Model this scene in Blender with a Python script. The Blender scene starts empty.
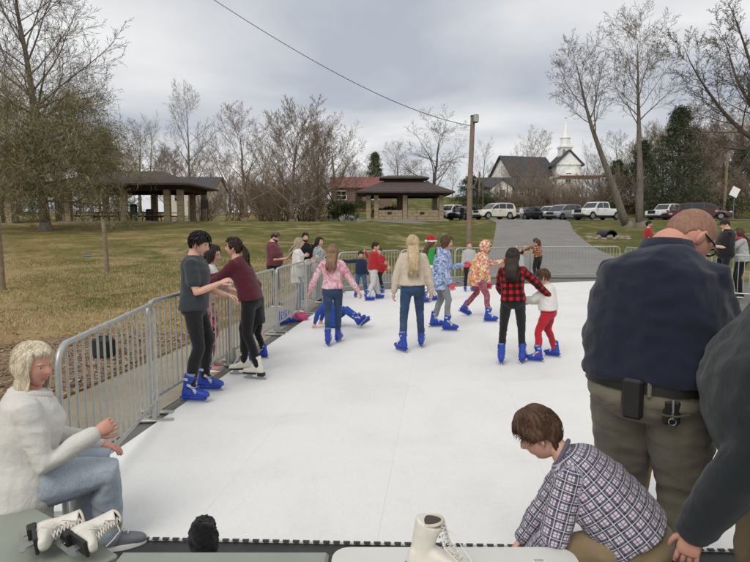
import bpy, bmesh, math, random
import numpy as np
from mathutils import Vector, Matrix, noise
random.seed(7)
rng = np.random.default_rng(7)
R = math.radians
scene = bpy.context.scene
COL = scene.collection

# ------------------------------------------------------------------ camera
F_PX, CX, CY, HORIZON = 560.0, 375.0, 281.0, 226.0      # photo pixels
CAM_H = 1.82
PITCH = math.atan((CY - HORIZON) / F_PX)
cam_data = bpy.data.cameras.new('camera')
cam_data.sensor_width = 36.0
cam_data.lens = 36.0 * F_PX / 750.0
cam_data.clip_start = 0.05
cam_data.clip_end = 3000
cam = bpy.data.objects.new('camera', cam_data)
COL.objects.link(cam)
cam.location = (0, 0, CAM_H)
cam.rotation_euler = (math.pi / 2 - PITCH, 0, 0)
scene.camera = cam

# ------------------------------------------------------------------ sky, sun, exposure
SUN_EL, SUN_AZ = 48.0, 205.0       # degrees; azimuth clockwise from +Y
world = bpy.data.worlds.new('World')
scene.world = world
world.use_nodes = True
wn, wl = world.node_tree.nodes, world.node_tree.links
wn.clear()
w_out = wn.new('ShaderNodeOutputWorld')
w_sky = wn.new('ShaderNodeTexSky'); w_sky.sky_type = 'NISHITA'; w_sky.sun_disc = False
w_sky.sun_elevation = R(SUN_EL); w_sky.sun_rotation = R(SUN_AZ)
w_bg1 = wn.new('ShaderNodeBackground'); w_bg1.inputs['Strength'].default_value = 0.08
wl.new(w_sky.outputs[0], w_bg1.inputs['Color'])
w_tc = wn.new('ShaderNodeTexCoord')
w_sep = wn.new('ShaderNodeSeparateXYZ'); wl.new(w_tc.outputs['Generated'], w_sep.inputs[0])
def w_math(op, a, b):
    n = wn.new('ShaderNodeMath'); n.operation = op
    for i, v in enumerate((a, b)):
        if isinstance(v, (int, float)): n.inputs[i].default_value = v
        else: wl.new(v, n.inputs[i])
    return n.outputs[0]
den = w_math('ADD', w_math('MAXIMUM', w_sep.outputs['Z'], 0.0), 0.16)
w_cmb = wn.new('ShaderNodeCombineXYZ')
wl.new(w_math('DIVIDE', w_sep.outputs['X'], den), w_cmb.inputs[0])
wl.new(w_math('DIVIDE', w_sep.outputs['Y'], den), w_cmb.inputs[1])
w_map = wn.new('ShaderNodeMapping'); w_map.inputs['Rotation'].default_value = (0, 0, R(-18))
w_map.inputs['Scale'].default_value = (0.8, 1.05, 1); w_map.inputs['Location'].default_value = (5.1, 1.7, 0)
wl.new(w_cmb.outputs[0], w_map.inputs[0])
w_no = wn.new('ShaderNodeTexNoise'); w_no.inputs['Scale'].default_value = 0.95
w_no.inputs['Detail'].default_value = 8; w_no.inputs['Roughness'].default_value = 0.44
w_no.inputs['Distortion'].default_value = 0.35
wl.new(w_map.outputs[0], w_no.inputs['Vector'])
w_rp = wn.new('ShaderNodeValToRGB')
cr = w_rp.color_ramp
cr.elements[0].position = 0.34; cr.elements[0].color = (0.40, 0.43, 0.485, 1)
cr.elements[1].position = 0.64; cr.elements[1].color = (0.80, 0.80, 0.795, 1)
e = cr.elements.new(0.46); e.color = (0.545, 0.56, 0.59, 1)
e = cr.elements.new(0.55); e.color = (0.66, 0.665, 0.675, 1)
wl.new(w_no.outputs['Fac'], w_rp.inputs[0])
w_bg2 = wn.new('ShaderNodeBackground'); w_bg2.inputs['Strength'].default_value = 1.0
wl.new(w_rp.outputs[0], w_bg2.inputs['Color'])
w_mix = wn.new('ShaderNodeMixShader'); w_mix.inputs[0].default_value = 0.93
wl.new(w_bg1.outputs[0], w_mix.inputs[1]); wl.new(w_bg2.outputs[0], w_mix.inputs[2])
wl.new(w_mix.outputs[0], w_out.inputs[0])

sun_data = bpy.data.lights.new('sun', 'SUN')
sun_data.energy = 1.4; sun_data.angle = R(35); sun_data.color = (1.0, 0.965, 0.92)
sun = bpy.data.objects.new('sun', sun_data); COL.objects.link(sun)
sv = Vector((math.sin(R(SUN_AZ)) * math.cos(R(SUN_EL)), math.cos(R(SUN_AZ)) * math.cos(R(SUN_EL)), math.sin(R(SUN_EL))))
sun.rotation_euler = sv.to_track_quat('Z', 'Y').to_euler()
sun.location = sv * 60

vs = scene.view_settings
vs.view_transform = 'Standard'; vs.look = 'None'; vs.exposure = 0.28; vs.gamma = 1.0
vs.use_curve_mapping = False
scene.cycles.use_denoising = True
scene.cycles.max_bounces = 6
scene.cycles.transparent_max_bounces = 12
# ------------------------------------------------------------------ geometry of the photograph
def ray(px, py):
    u, v = (px - CX) / F_PX, (CY - py) / F_PX
    return Vector((u, math.cos(PITCH) + v * math.sin(PITCH), -math.sin(PITCH) + v * math.cos(PITCH)))
def G(px, py, z=0.0):
    d = ray(px, py); t = (z - CAM_H) / d.z
    return Vector((d.x * t, d.y * t, z))
def at(px, py, Y):
    d = ray(px, py); t = Y / d.y
    return Vector((d.x * t, Y, CAM_H + d.z * t))
def sm(a, b, x):
    t = min(1.0, max(0.0, (x - a) / (b - a))); return t * t * (3 - 2 * t)
def terr(x, y):
    s = sm(-4.0, 4.0, x)
    ys = 12.0 * (1 - s) + 20.0 * s; ye = 48.0 * (1 - s) + 58.0 * s; rise = 2.2 * (1 - s) + 2.42 * s
    t = min(1.0, max(0.0, (y - ys) / (ye - ys))); t = 0.55 * t + 0.45 * t * t * (3 - 2 * t)
    z = rise * t
    if y > 66:
        h = min(y - 66, 46); z += (.05 + .062 * sm(-18, -3, x)) * h * sm(66, 74, y)
        if y > 112: z += 0.02 * min(y - 112, 150)
    if y > 10: z += 0.10 * sm(16, 24, y) * noise.noise((x * 0.11, y * 0.11, 3.1))
    return z

# ------------------------------------------------------------------ objects, tags
def tag(o, label=None, cat=None, group=None, kind=None):
    if label: o['label'] = label
    if cat: o['category'] = cat
    if group: o['group'] = group
    if kind: o['kind'] = kind
    return o
def thing(name, label, cat, loc=(0, 0, 0), rz=0.0, group=None, scale=None):
    o = bpy.data.objects.new(name, None); COL.objects.link(o)
    o.empty_display_size = 0.1
    o.location = loc; o.rotation_euler = (0, 0, rz)
    if scale: o.scale = (scale,) * 3
    return tag(o, label, cat, group)
def link_mesh(name, me, parent=None):
    o = bpy.data.objects.new(name, me); COL.objects.link(o)
    if parent: o.parent = parent
    return o
_kids = {}
def children_of(o): return [c for c in bpy.data.objects if c.parent == o]
def copy_tree(o, parent=None, tree=None):
    c = o.copy(); COL.objects.link(c)
    if parent: c.parent = parent
    for ch in (tree[o.name] if tree else children_of(o)):
        d = ch.copy(); COL.objects.link(d); d.parent = c
        for g in (tree.get(ch.name, []) if tree else children_of(ch)):
            h = g.copy(); COL.objects.link(h); h.parent = d
    return c

class MB:
    """collects shapes and links them as one mesh object"""
    def __init__(s): s.v = []; s.f = []; s.m = []; s.mi = 0
    def mat(s, i): s.mi = i; return s
    def add(s, verts, faces):
        o = len(s.v); s.v.extend([tuple(p) for p in verts])
        s.f.extend([tuple(i + o for i in f) for f in faces]); s.m.extend([s.mi] * len(faces))
        return s
    def box(s, c, size, M=None):
        x, y, z = size[0] / 2, size[1] / 2, size[2] / 2
        vs_ = [Vector((a, b, d)) for a in (-x, x) for b in (-y, y) for d in (-z, z)]
        if M: vs_ = [M @ p for p in vs_]
        c = Vector(c); vs_ = [p + c for p in vs_]
        return s.add(vs_, [(0, 1, 3, 2), (4, 6, 7, 5), (0, 4, 5, 1), (2, 3, 7, 6), (0, 2, 6, 4), (1, 5, 7, 3)])
    def bbox(s, c, size, bev=0.01, M=None):
        """box with chamfered vertical and horizontal edges"""
        x, y, z = size[0] / 2, size[1] / 2, size[2] / 2; b = min(bev, x * .9, y * .9, z * .9)
        pl = [(x - b, y), (x, y - b), (x, -y + b), (x - b, -y), (-x + b, -y), (-x, -y + b), (-x, y - b), (-x + b, y)]
        pi_ = [(x - b, y - b), (x - b, y - b), (x - b, -y + b), (x - b, -y + b), (-x + b, -y + b), (-x + b, -y + b), (-x + b, y - b), (-x + b, y - b)]
        rings = [[Vector((p[0], p[1], -z)) for p in pi_], [Vector((p[0], p[1], -z + b)) for p in pl],
                 [Vector((p[0], p[1], z - b)) for p in pl], [Vector((p[0], p[1], z)) for p in pi_]]
        c = Vector(c)
        rings = [[(M @ p if M else p) + c for p in r] for r in rings]
        return s.rings(rings)
    def rings(s, rings, caps=True, closed=True):
        n = len(rings[0]); vs_ = [p for r in rings for p in r]; fs = []
        for i in range(len(rings) - 1):
            for j in range(n if closed else n - 1):
                k = (j + 1) % n
                fs.append((i * n + j, i * n + k, (i + 1) * n + k, (i + 1) * n + j))
        if caps:
            fs.append(tuple(reversed(range(n)))); fs.append(tuple(range((len(rings) - 1) * n, len(rings) * n)))
        return s.add(vs_, fs)
    def tube(s, pts, rad, n=8, round_ends=False, flat=None):
        pts = [Vector(p) for p in pts]
        if isinstance(rad, (int, float)): rad = [rad] * len(pts)
        rad = list(rad)
        if round_ends:
            d0 = (pts[0] - pts[1]).normalized(); d1 = (pts[-1] - pts[-2]).normalized()
            p0, p1, r0, r1 = pts[0], pts[-1], rad[0], rad[-1]
            pts = [p0 + d0 * r0 * .95, p0 + d0 * r0 * .6] + pts + [p1 + d1 * r1 * .6, p1 + d1 * r1 * .95]
            rad = [r0 * .25, r0 * .8] + rad + [r1 * .8, r1 * .25]
        t = (pts[1] - pts[0]).normalized()
        a = Vector((0, 0, 1)) if abs(t.z) < .9 else Vector((1, 0, 0))
        if flat is not None: a = Vector(flat[0])
        u = (a - t * a.dot(t)).normalized(); rings = []
        k = flat[1] if flat is not None else 1.0
        for i, p in enumerate(pts):
            if 0 < i < len(pts) - 1: t2 = (pts[i + 1] - pts[i - 1])
            elif i == 0: t2 = pts[1] - pts[0]
            else: t2 = pts[-1] - pts[-2]
            if t2.length > 1e-9: t = t2.normalized()
            u = u - t * u.dot(t)
            u = u.normalized() if u.length > 1e-6 else t.orthogonal().normalized()
            w = t.cross(u)
            rings.append([p + (u * math.cos(2 * math.pi * j / n) * k + w * math.sin(2 * math.pi * j / n)) * rad[i] for j in range(n)])
        return s.rings(rings)
    def ell(s, c, r, n=12, m=8, M=None):
        c = Vector(c); rings = []
        for i in range(m + 1):
            ph = math.pi * i / m - math.pi / 2; k = max(math.cos(ph), .02)
            ring = []
            for j in range(n):
                a = 2 * math.pi * j / n
                p = Vector((r[0] * k * math.cos(a), r[1] * k * math.sin(a), r[2] * math.sin(ph)))
                ring.append((M @ p if M else p) + c)
            rings.append(ring)
        return s.rings(rings)
    def prism(s, poly, a, b, axis='y'):
        """poly in two coordinates, swept from a to b along axis (y: poly is x,z; x: poly is y,z; z: poly is x,y)"""
        f = {'y': lambda p, t: Vector((p[0], t, p[1])), 'x': lambda p, t: Vector((t, p[0], p[1])), 'z': lambda p, t: Vector((p[0], p[1], t))}[axis]
        return s.rings([[f(p, a) for p in poly], [f(p, b) for p in poly]])
    def quad(s, a, b, c, d): return s.add([a, b, c, d], [(0, 1, 2, 3)])
    def mesh(s, name, mats, smooth=False):
        me = bpy.data.meshes.new(name); me.from_pydata(s.v, [], s.f)
        if not isinstance(mats, (list, tuple)): mats = [mats]
        for m in mats: me.materials.append(m)
        if len(mats) > 1: me.polygons.foreach_set('material_index', s.m)
        if smooth == 'raw' or len(s.f) > 20000:
            if smooth: me.polygons.foreach_set('use_smooth', [True] * len(me.polygons))
            me.update(); return me
        bm = bmesh.new(); bm.from_mesh(me); bmesh.ops.recalc_face_normals(bm, faces=bm.faces); bm.to_mesh(me); bm.free()
        if smooth:
            me.polygons.foreach_set('use_smooth', [True] * len(me.polygons))
            if smooth != 'all':
                try: me.set_sharp_from_angle(angle=R(40))
                except Exception: pass
        me.update(); return me
    def build(s, name, mats, parent=None, smooth=False):
        return link_mesh(name, s.mesh(name, mats, smooth), parent)

# ------------------------------------------------------------------ procedural materials
MATS = {}
def hexc(h):
    c = [int(h[i:i + 2], 16) / 255 for i in (0, 2, 4)]
    return tuple(x / 12.92 if x <= .04045 else ((x + .055) / 1.055) ** 2.4 for x in c)
def new_mat(name):
    m = bpy.data.materials.new(name); m.use_nodes = True
    nt = m.node_tree; b = nt.nodes['Principled BSDF']
    return m, nt, b
def nd(nt, typ, **kw):
    n = nt.nodes.new(typ)
    for k, v in kw.items():
        if k in n.inputs: n.inputs[k].default_value = v
        else: setattr(n, k, v)
    return n
def ramp(nt, fac, stops):
    n = nt.nodes.new('ShaderNodeValToRGB'); el = n.color_ramp.elements
    while len(el) < len(stops): el.new(.5)
    for i, (p, c) in enumerate(stops):
        el[i].position = p; el[i].color = (*c, 1)
    nt.links.new(fac, n.inputs[0]); return n.outputs[0]
def mixc(nt, fac, a, b, mode='MIX'):
    n = nt.nodes.new('ShaderNodeMix'); n.data_type = 'RGBA'; n.blend_type = mode
    for i, v in ((0, fac), (6, a), (7, b)):
        if isinstance(v, (int, float)): n.inputs[i].default_value = v
        elif isinstance(v, tuple): n.inputs[i].default_value = (*v[:3], 1)
        else: nt.links.new(v, n.inputs[i])
    return n.outputs[2]
def coord(nt, kind='Object', scale=(1, 1, 1), rot=(0, 0, 0)):
    if kind == 'cloth':
        a = nd(nt, 'ShaderNodeAttribute', attribute_name='cloth'); o = a.outputs['Vector']
    elif kind == 'World':
        a = nd(nt, 'ShaderNodeNewGeometry'); o = a.outputs['Position']
    else:
        a = nd(nt, 'ShaderNodeTexCoord'); o = a.outputs[kind]
    m = nd(nt, 'ShaderNodeMapping'); m.inputs['Scale'].default_value = scale; m.inputs['Rotation'].default_value = rot
    nt.links.new(o, m.inputs[0]); return m.outputs[0]
def noi(nt, vec, scale, detail=4, rough=.55, dist=0.0):
    n = nd(nt, 'ShaderNodeTexNoise', Scale=scale, Detail=detail, Roughness=rough, Distortion=dist)
    nt.links.new(vec, n.inputs['Vector']); return n.outputs['Fac']
def bump(nt, b, h, strength=.3, dist=.01):
    n = nd(nt, 'ShaderNodeBump', Strength=strength, Distance=dist)
    nt.links.new(h, n.inputs['Height']); nt.links.new(n.outputs[0], b.inputs['Normal'])
def simple(name, col, rough=.7, metal=0.0, var=.12, scale=6.0, bump_s=0.0, bump_scale=80, kind='Object', spec=.5, dist=.004):
    """plain surface with uneven tone and optional fine relief"""
    if name in MATS: return MATS[name]
    m, nt, b = new_mat(name)
    if isinstance(col, str): col = hexc(col)
    v = coord(nt, kind)
    f = noi(nt, v, scale, 5)
    c = ramp(nt, f, [(.3, tuple(x * (1 - var) for x in col)), (.7, tuple(min(1, x * (1 + var)) for x in col))])
    nt.links.new(c, b.inputs['Base Color'])
    b.inputs['Roughness'].default_value = rough; b.inputs['Metallic'].default_value = metal
    b.inputs['Specular IOR Level'].default_value = spec
    if bump_s: bump(nt, b, noi(nt, v, bump_scale, 3), bump_s, dist)
    MATS[name] = m; return m
def fabric(name, col, var=.18, rough=.9, weave=260, wr=.35):
    if name in MATS: return MATS[name]
    m, nt, b = new_mat(name)
    if isinstance(col, str): col = hexc(col)
    v = coord(nt)
    f = noi(nt, v, 9, 5, .6)
    c = ramp(nt, f, [(.25, tuple(x * (1 - var) for x in col)), (.75, tuple(min(1, x * (1 + var)) for x in col))])
    nt.links.new(c, b.inputs['Base Color']); b.inputs['Roughness'].default_value = rough
    b.inputs['Specular IOR Level'].default_value = .2
    b.inputs['Sheen Weight'].default_value = .15; b.inputs['Sheen Roughness'].default_value = .6
    w1 = noi(nt, v, 14, 3, .5, .8); w2 = noi(nt, v, weave, 2)
    a = nd(nt, 'ShaderNodeMath', operation='MULTIPLY_ADD'); nt.links.new(w2, a.inputs[0]); a.inputs[1].default_value = .12; nt.links.new(w1, a.inputs[2])
    bump(nt, b, a.outputs[0], wr, .02)
    MATS[name] = m; return m
# ================================================================== the ground
def ground_material():
    m, nt, b = new_mat('lawn')
    v = coord(nt, 'World')
    big = noi(nt, v, .16, 6, .6); mid = noi(nt, v, 1.3, 5, .65); fine = noi(nt, v, 26, 4, .7)
    sep = nd(nt, 'ShaderNodeSeparateXYZ'); nt.links.new(v, sep.inputs[0])
    # dormant straw-coloured turf on the left, greener towards the drive
    mr = nd(nt, 'ShaderNodeMapRange'); nt.links.new(sep.outputs['X'], mr.inputs[0])
    mr.inputs[1].default_value = -16; mr.inputs[2].default_value = 3; mr.inputs[3].default_value = -.10; mr.inputs[4].default_value = .20
    my = nd(nt, 'ShaderNodeMapRange'); nt.links.new(sep.outputs['Y'], my.inputs[0])
    my.inputs[1].default_value = 9; my.inputs[2].default_value = 26; my.inputs[3].default_value = -.14; my.inputs[4].default_value = .12
    mx = nd(nt, 'ShaderNodeMath', operation='ADD'); nt.links.new(big, mx.inputs[0]); nt.links.new(my.outputs[0], mx.inputs[1])
    ma = nd(nt, 'ShaderNodeMath', operation='ADD'); nt.links.new(mx.outputs[0], ma.inputs[0]); nt.links.new(mr.outputs[0], ma.inputs[1])
    mb = nd(nt, 'ShaderNodeMath', operation='MULTIPLY_ADD'); nt.links.new(mid, mb.inputs[0]); mb.inputs[1].default_value = .5; nt.links.new(ma.outputs[0], mb.inputs[2])
    c = ramp(nt, mb.outputs[0], [(.48, hexc('9c8163')), (.62, hexc('a08c66')), (.76, hexc('7f754a')), (.90, hexc('67673c')), (1.0, hexc('5d6135'))])
    c2 = ramp(nt, fine, [(.3, (.50, .48, .45)), (.68, (1.25, 1.22, 1.15))])
    col = mixc(nt, 1.0, c, c2, 'MULTIPLY')
    m2 = noi(nt, v, 5.5, 6, .75, .4); col = mixc(nt, 1.0, col, ramp(nt, m2, [(.34, (.66, .64, .58)), (.5, (1, 1, 1)), (.68, (1.28, 1.22, 1.08))]), 'MULTIPLY')
    m3 = noi(nt, coord(nt, 'World', (1, 1, 1), (0, 0, .5)), .45, 5, .7, .8); col = mixc(nt, ramp(nt, m3, [(.50, (0, 0, 0)), (.66, (.75, .75, .75))]), col, hexc('a48e66'))
    nt.links.new(col, b.inputs['Base Color']); b.inputs['Roughness'].default_value = .95
    b.inputs['Specular IOR Level'].default_value = .1
    bump(nt, b, fine, .8, .03)
    return m
LAWN = ground_material()
xs = sorted(set([round(x, 3) for x in list(np.arange(-30, 30.01, .75)) + list(np.arange(-60, 60.01, 2.0)) + list(np.arange(-160, 160.1, 10)) + [-700, -450, -280, 280, 450, 700]]))
ys_ = sorted(set([round(y, 3) for y in list(np.arange(-6, 60.01, .75)) + list(np.arange(60, 130.01, 2.0)) + list(np.arange(130, 260.1, 10)) + [-60, -25, 300, 380, 500, 700, 1000]]))
gm = MB()
gm.v = [(x, y, terr(x, y) - .004 if y < 20 else terr(x, y)) for y in ys_ for x in xs]
nx = len(xs)
gm.f = [(j * nx + i, j * nx + i + 1, (j + 1) * nx + i + 1, (j + 1) * nx + i) for j in range(len(ys_) - 1) for i in range(nx - 1)]
gm.m = [0] * len(gm.f)
tag(gm.build('ground', LAWN, smooth='all'), kind='structure')

def paved(name, c1, c2, stain, scale=3.0, crack=0.0, bs=.5):
    m, nt, b = new_mat(name)
    v = coord(nt, 'World')
    f1 = noi(nt, v, scale, 6, .65); f2 = noi(nt, v, .55, 5, .6, .6); f3 = noi(nt, v, 110, 3, .6)
    c = ramp(nt, f1, [(.3, hexc(c1)), (.7, hexc(c2))])
    c = mixc(nt, ramp(nt, f2, [(.48, (0, 0, 0)), (.7, (.7, .7, .7))]), c, hexc(stain))
    c = mixc(nt, 1.0, c, ramp(nt, f3, [(.3, (.72, .72, .72)), (.7, (1.15, 1.15, 1.15))]), 'MULTIPLY')
    nt.links.new(c, b.inputs['Base Color']); b.inputs['Roughness'].default_value = .9
    bump(nt, b, f3, bs, .006)
    return m
ASPHALT = paved('asphalt_worn', '67645f', '7b7771', '5b5650')
CONCRETE = paved('concrete', '8f8775', 'a39a86', '7d725f', 2.2)
MAT_RUBBER = paved('rubber_mat', '3a3a3a', '464646', '333333', 6, bs=.3)
DRIVE = paved('drive_asphalt', '7c7974', '8e8a84', '716d67', 1.0)
MULCH = paved('mulch', '77634b', '937d60', '5c4a38', 9, bs=1.0)

def drape(name, left, right, mat, off, n=40, m=8, kind='structure'):
    """strip between two polylines laid over the terrain"""
    def samp(pl, t):
        L = [0]
        for a, c in zip(pl, pl[1:]): L.append(L[-1] + math.dist(a, c))
        s = t * L[-1]
        for i in range(len(pl) - 1):
            if s <= L[i + 1] or i == len(pl) - 2:
                k = (s - L[i]) / max(L[i + 1] - L[i], 1e-6); return (pl[i][0] + (pl[i + 1][0] - pl[i][0]) * k, pl[i][1] + (pl[i + 1][1] - pl[i][1]) * k)
    b = MB()
    for i in range(n + 1):
        a, c = samp(left, i / n), samp(right, i / n)
        for j in range(m + 1):
            x, y = a[0] + (c[0] - a[0]) * j / m, a[1] + (c[1] - a[1]) * j / m
            b.v.append((x, y, terr(x, y) + off))
    b.f = [(i * (m + 1) + j, i * (m + 1) + j + 1, (i + 1) * (m + 1) + j + 1, (i + 1) * (m + 1) + j) for i in range(n) for j in range(m)]
    b.m = [0] * len(b.f)
    return tag(b.build(name, mat, smooth='all'), kind=kind)

# paved court under and around the rink, the walk beside the barrier, mulch bed, the drive and the car park
drape('court_pavement', [(-2.35, -4), (-2.35, 4.5), (-1.35, 13.5), (-1.2, 15.2), (-.6, 19.8)], [(14, -4), (14, 6), (13.5, 12), (12.5, 17), (11.2, 20.2)], ASPHALT, .004, 30, 20)
drape('concrete_walk', [(-3.5, 3.0), (-3.42, 4.6), (-3.15, 6.4), (-2.75, 9.0), (-2.4, 12), (-2.1, 15.5)], [(-2.2, 3.0), (-2.22, 4.6), (-1.98, 6.4), (-1.72, 9.0), (-1.38, 12), (-1.05, 15.5)], CONCRETE, .010, 40, 6)
drape('mulch_bed', [(-7.5, 3.0), (-7.3, 5.5), (-6.3, 8.0), (-4.6, 9.6)], [(-3.45, 3.0), (-3.4, 5.0), (-3.1, 7.4), (-2.8, 9.4)], MULCH, .006, 30, 14)
drape('drive', [(3.0, 19.3), (4.5, 24), (6.2, 30), (9.0, 42), (11.2, 52), (11.6, 60)], [(10.6, 19.3), (10.8, 24), (11.9, 30), (14.8, 42), (18.0, 52), (20, 60)], DRIVE, .03, 60, 10)
drape('car_park', [(-2, 58.5), (40, 57.5), (75, 52)], [(-2, 70), (40, 70), (80, 66)], DRIVE, .045, 60, 12)
drape('side_road', [(-23.5, 50), (-22.5, 60), (-27, 74)], [(-17, 50), (-18.5, 60), (-24, 74)], DRIVE, .03, 30, 6)
drape('house_drive', [(0.5, 50), (-2.5, 60), (-7, 76)], [(5.5, 50), (1.8, 60), (-3.5, 76)], DRIVE, .03, 30, 6)

# ------------------------------------------------------------------ synthetic ice rink laid in panels
def rink_material(i):
    m, nt, b = new_mat('rink_plastic')
    v = coord(nt, 'World')
    k = [.785, .78, .79, .778][i]
    f = noi(nt, v, .9, 6, .62, .5); g = noi(nt, v, 45, 5, .7); s = noi(nt, coord(nt, 'World', (9, 1.2, 1), (0, 0, R(25 + 50 * i))), 6, 5, .65, 1.2)
    c = ramp(nt, f, [(.32, (k * .93, k * .915, k * .865)), (.50, (k, k * .985, k * .94)), (.75, (k * 1.03, k * 1.02, k * .985))])
    c = mixc(nt, 1.0, c, ramp(nt, s, [(.32, (.95, .945, .935)), (.44, (1, 1, 1))]), 'MULTIPLY')
    c = mixc(nt, 1.0, c, ramp(nt, g, [(.3, (.95, .95, .94)), (.6, (1, 1, 1))]), 'MULTIPLY')
    vo = nd(nt, 'ShaderNodeTexVoronoi', Scale=1.7, feature='DISTANCE_TO_EDGE'); nv = nd(nt, 'ShaderNodeTexNoise', Scale=.8, Detail=3.0, Distortion=1.5); nt.links.new(v, nv.inputs['Vector'])
    mv = nd(nt, 'ShaderNodeVectorMath', operation='MULTIPLY_ADD'); nt.links.new(nv.outputs['Color'], mv.inputs[0]); mv.inputs[1].default_value = (1.6, 1.6, 0); nt.links.new(v, mv.inputs[2]); nt.links.new(mv.outputs[0], vo.inputs['Vector'])
    sc_ = ramp(nt, vo.outputs['Distance'], [(.0, (.88, .875, .86)), (.006, (1, 1, 1))]); c = mixc(nt, .45, c, mixc(nt, 1.0, c, sc_, 'MULTIPLY'))        # blade scratches
    nt.links.new(c, b.inputs['Base Color'])
    b.inputs['Roughness'].default_value = .55; b.inputs['Specular IOR Level'].default_value = .3
    bump(nt, b, s, .15, .004)
    return m
RINK = [rink_material(i) for i in range(4)]
FL, FR, BL, BR = (-2.22, 3.10), (6.7, 2.78), (-.80, 15.35), (8.45, 18.7)
def rq(s, t):
    a = [FL[i] + (FR[i] - FL[i]) * s for i in (0, 1)]; c = [BL[i] + (BR[i] - BL[i]) * s for i in (0, 1)]
    return (a[0] + (c[0] - a[0]) * t, a[1] + (c[1] - a[1]) * t)
RZ = .030
rink = MB()
base = [rq(0, 0), rq(1, 0), rq(1, 1), rq(0, 1)]
rink.prism([(p[0], p[1]) for p in base], .008, .016, 'z')
rink_o = tag(rink.build('rink', MAT_RUBBER), kind='structure')
NS, NT = 8, 12
for i in range(NS):
    for j in range(NT):
        g = .0007
        c = [rq((i + a) / NS, (j + b_) / NT) for a, b_ in ((0, 0), (1, 0), (1, 1), (0, 1))]
        cx, cy = sum(p[0] for p in c) / 4, sum(p[1] for p in c) / 4
        c = [(cx + (p[0] - cx) * (1 - g), cy + (p[1] - cy) * (1 - g)) for p in c]
        pm = MB(); pm.prism(c, .017, RZ + rng.uniform(-.0002, .0002), 'z')
        pm.build('rink_panel', RINK[rng.integers(0, 4)], rink_o)
# dovetail edge along the front: dark connector teeth
tm = MB()
d0 = Vector((FR[0] - FL[0], FR[1] - FL[1], 0)); L0 = d0.length; d0.normalize(); nrm = Vector((d0.y, -d0.x, 0))
k = 0.0
while k < L0:
    p = Vector((FL[0], FL[1], 0)) + d0 * (k + .03)
    tm.prism([tuple((p + d0 * a + nrm * b_).xy) for a, b_ in ((-.020, -.008), (.020, -.008), (.015, .012), (-.015, .012))], RZ - .004, RZ + .0035, 'z')
    k += .058
tm.build('edge_teeth', MAT_RUBBER, rink_o)['kind'] = 'stuff'
drape('rubber_matting', [(-2.4, 1.6), (7.5, 1.4)], [(-2.4, 3.2), (7.5, 2.9)], MAT_RUBBER, .009, 10, 4)

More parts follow.
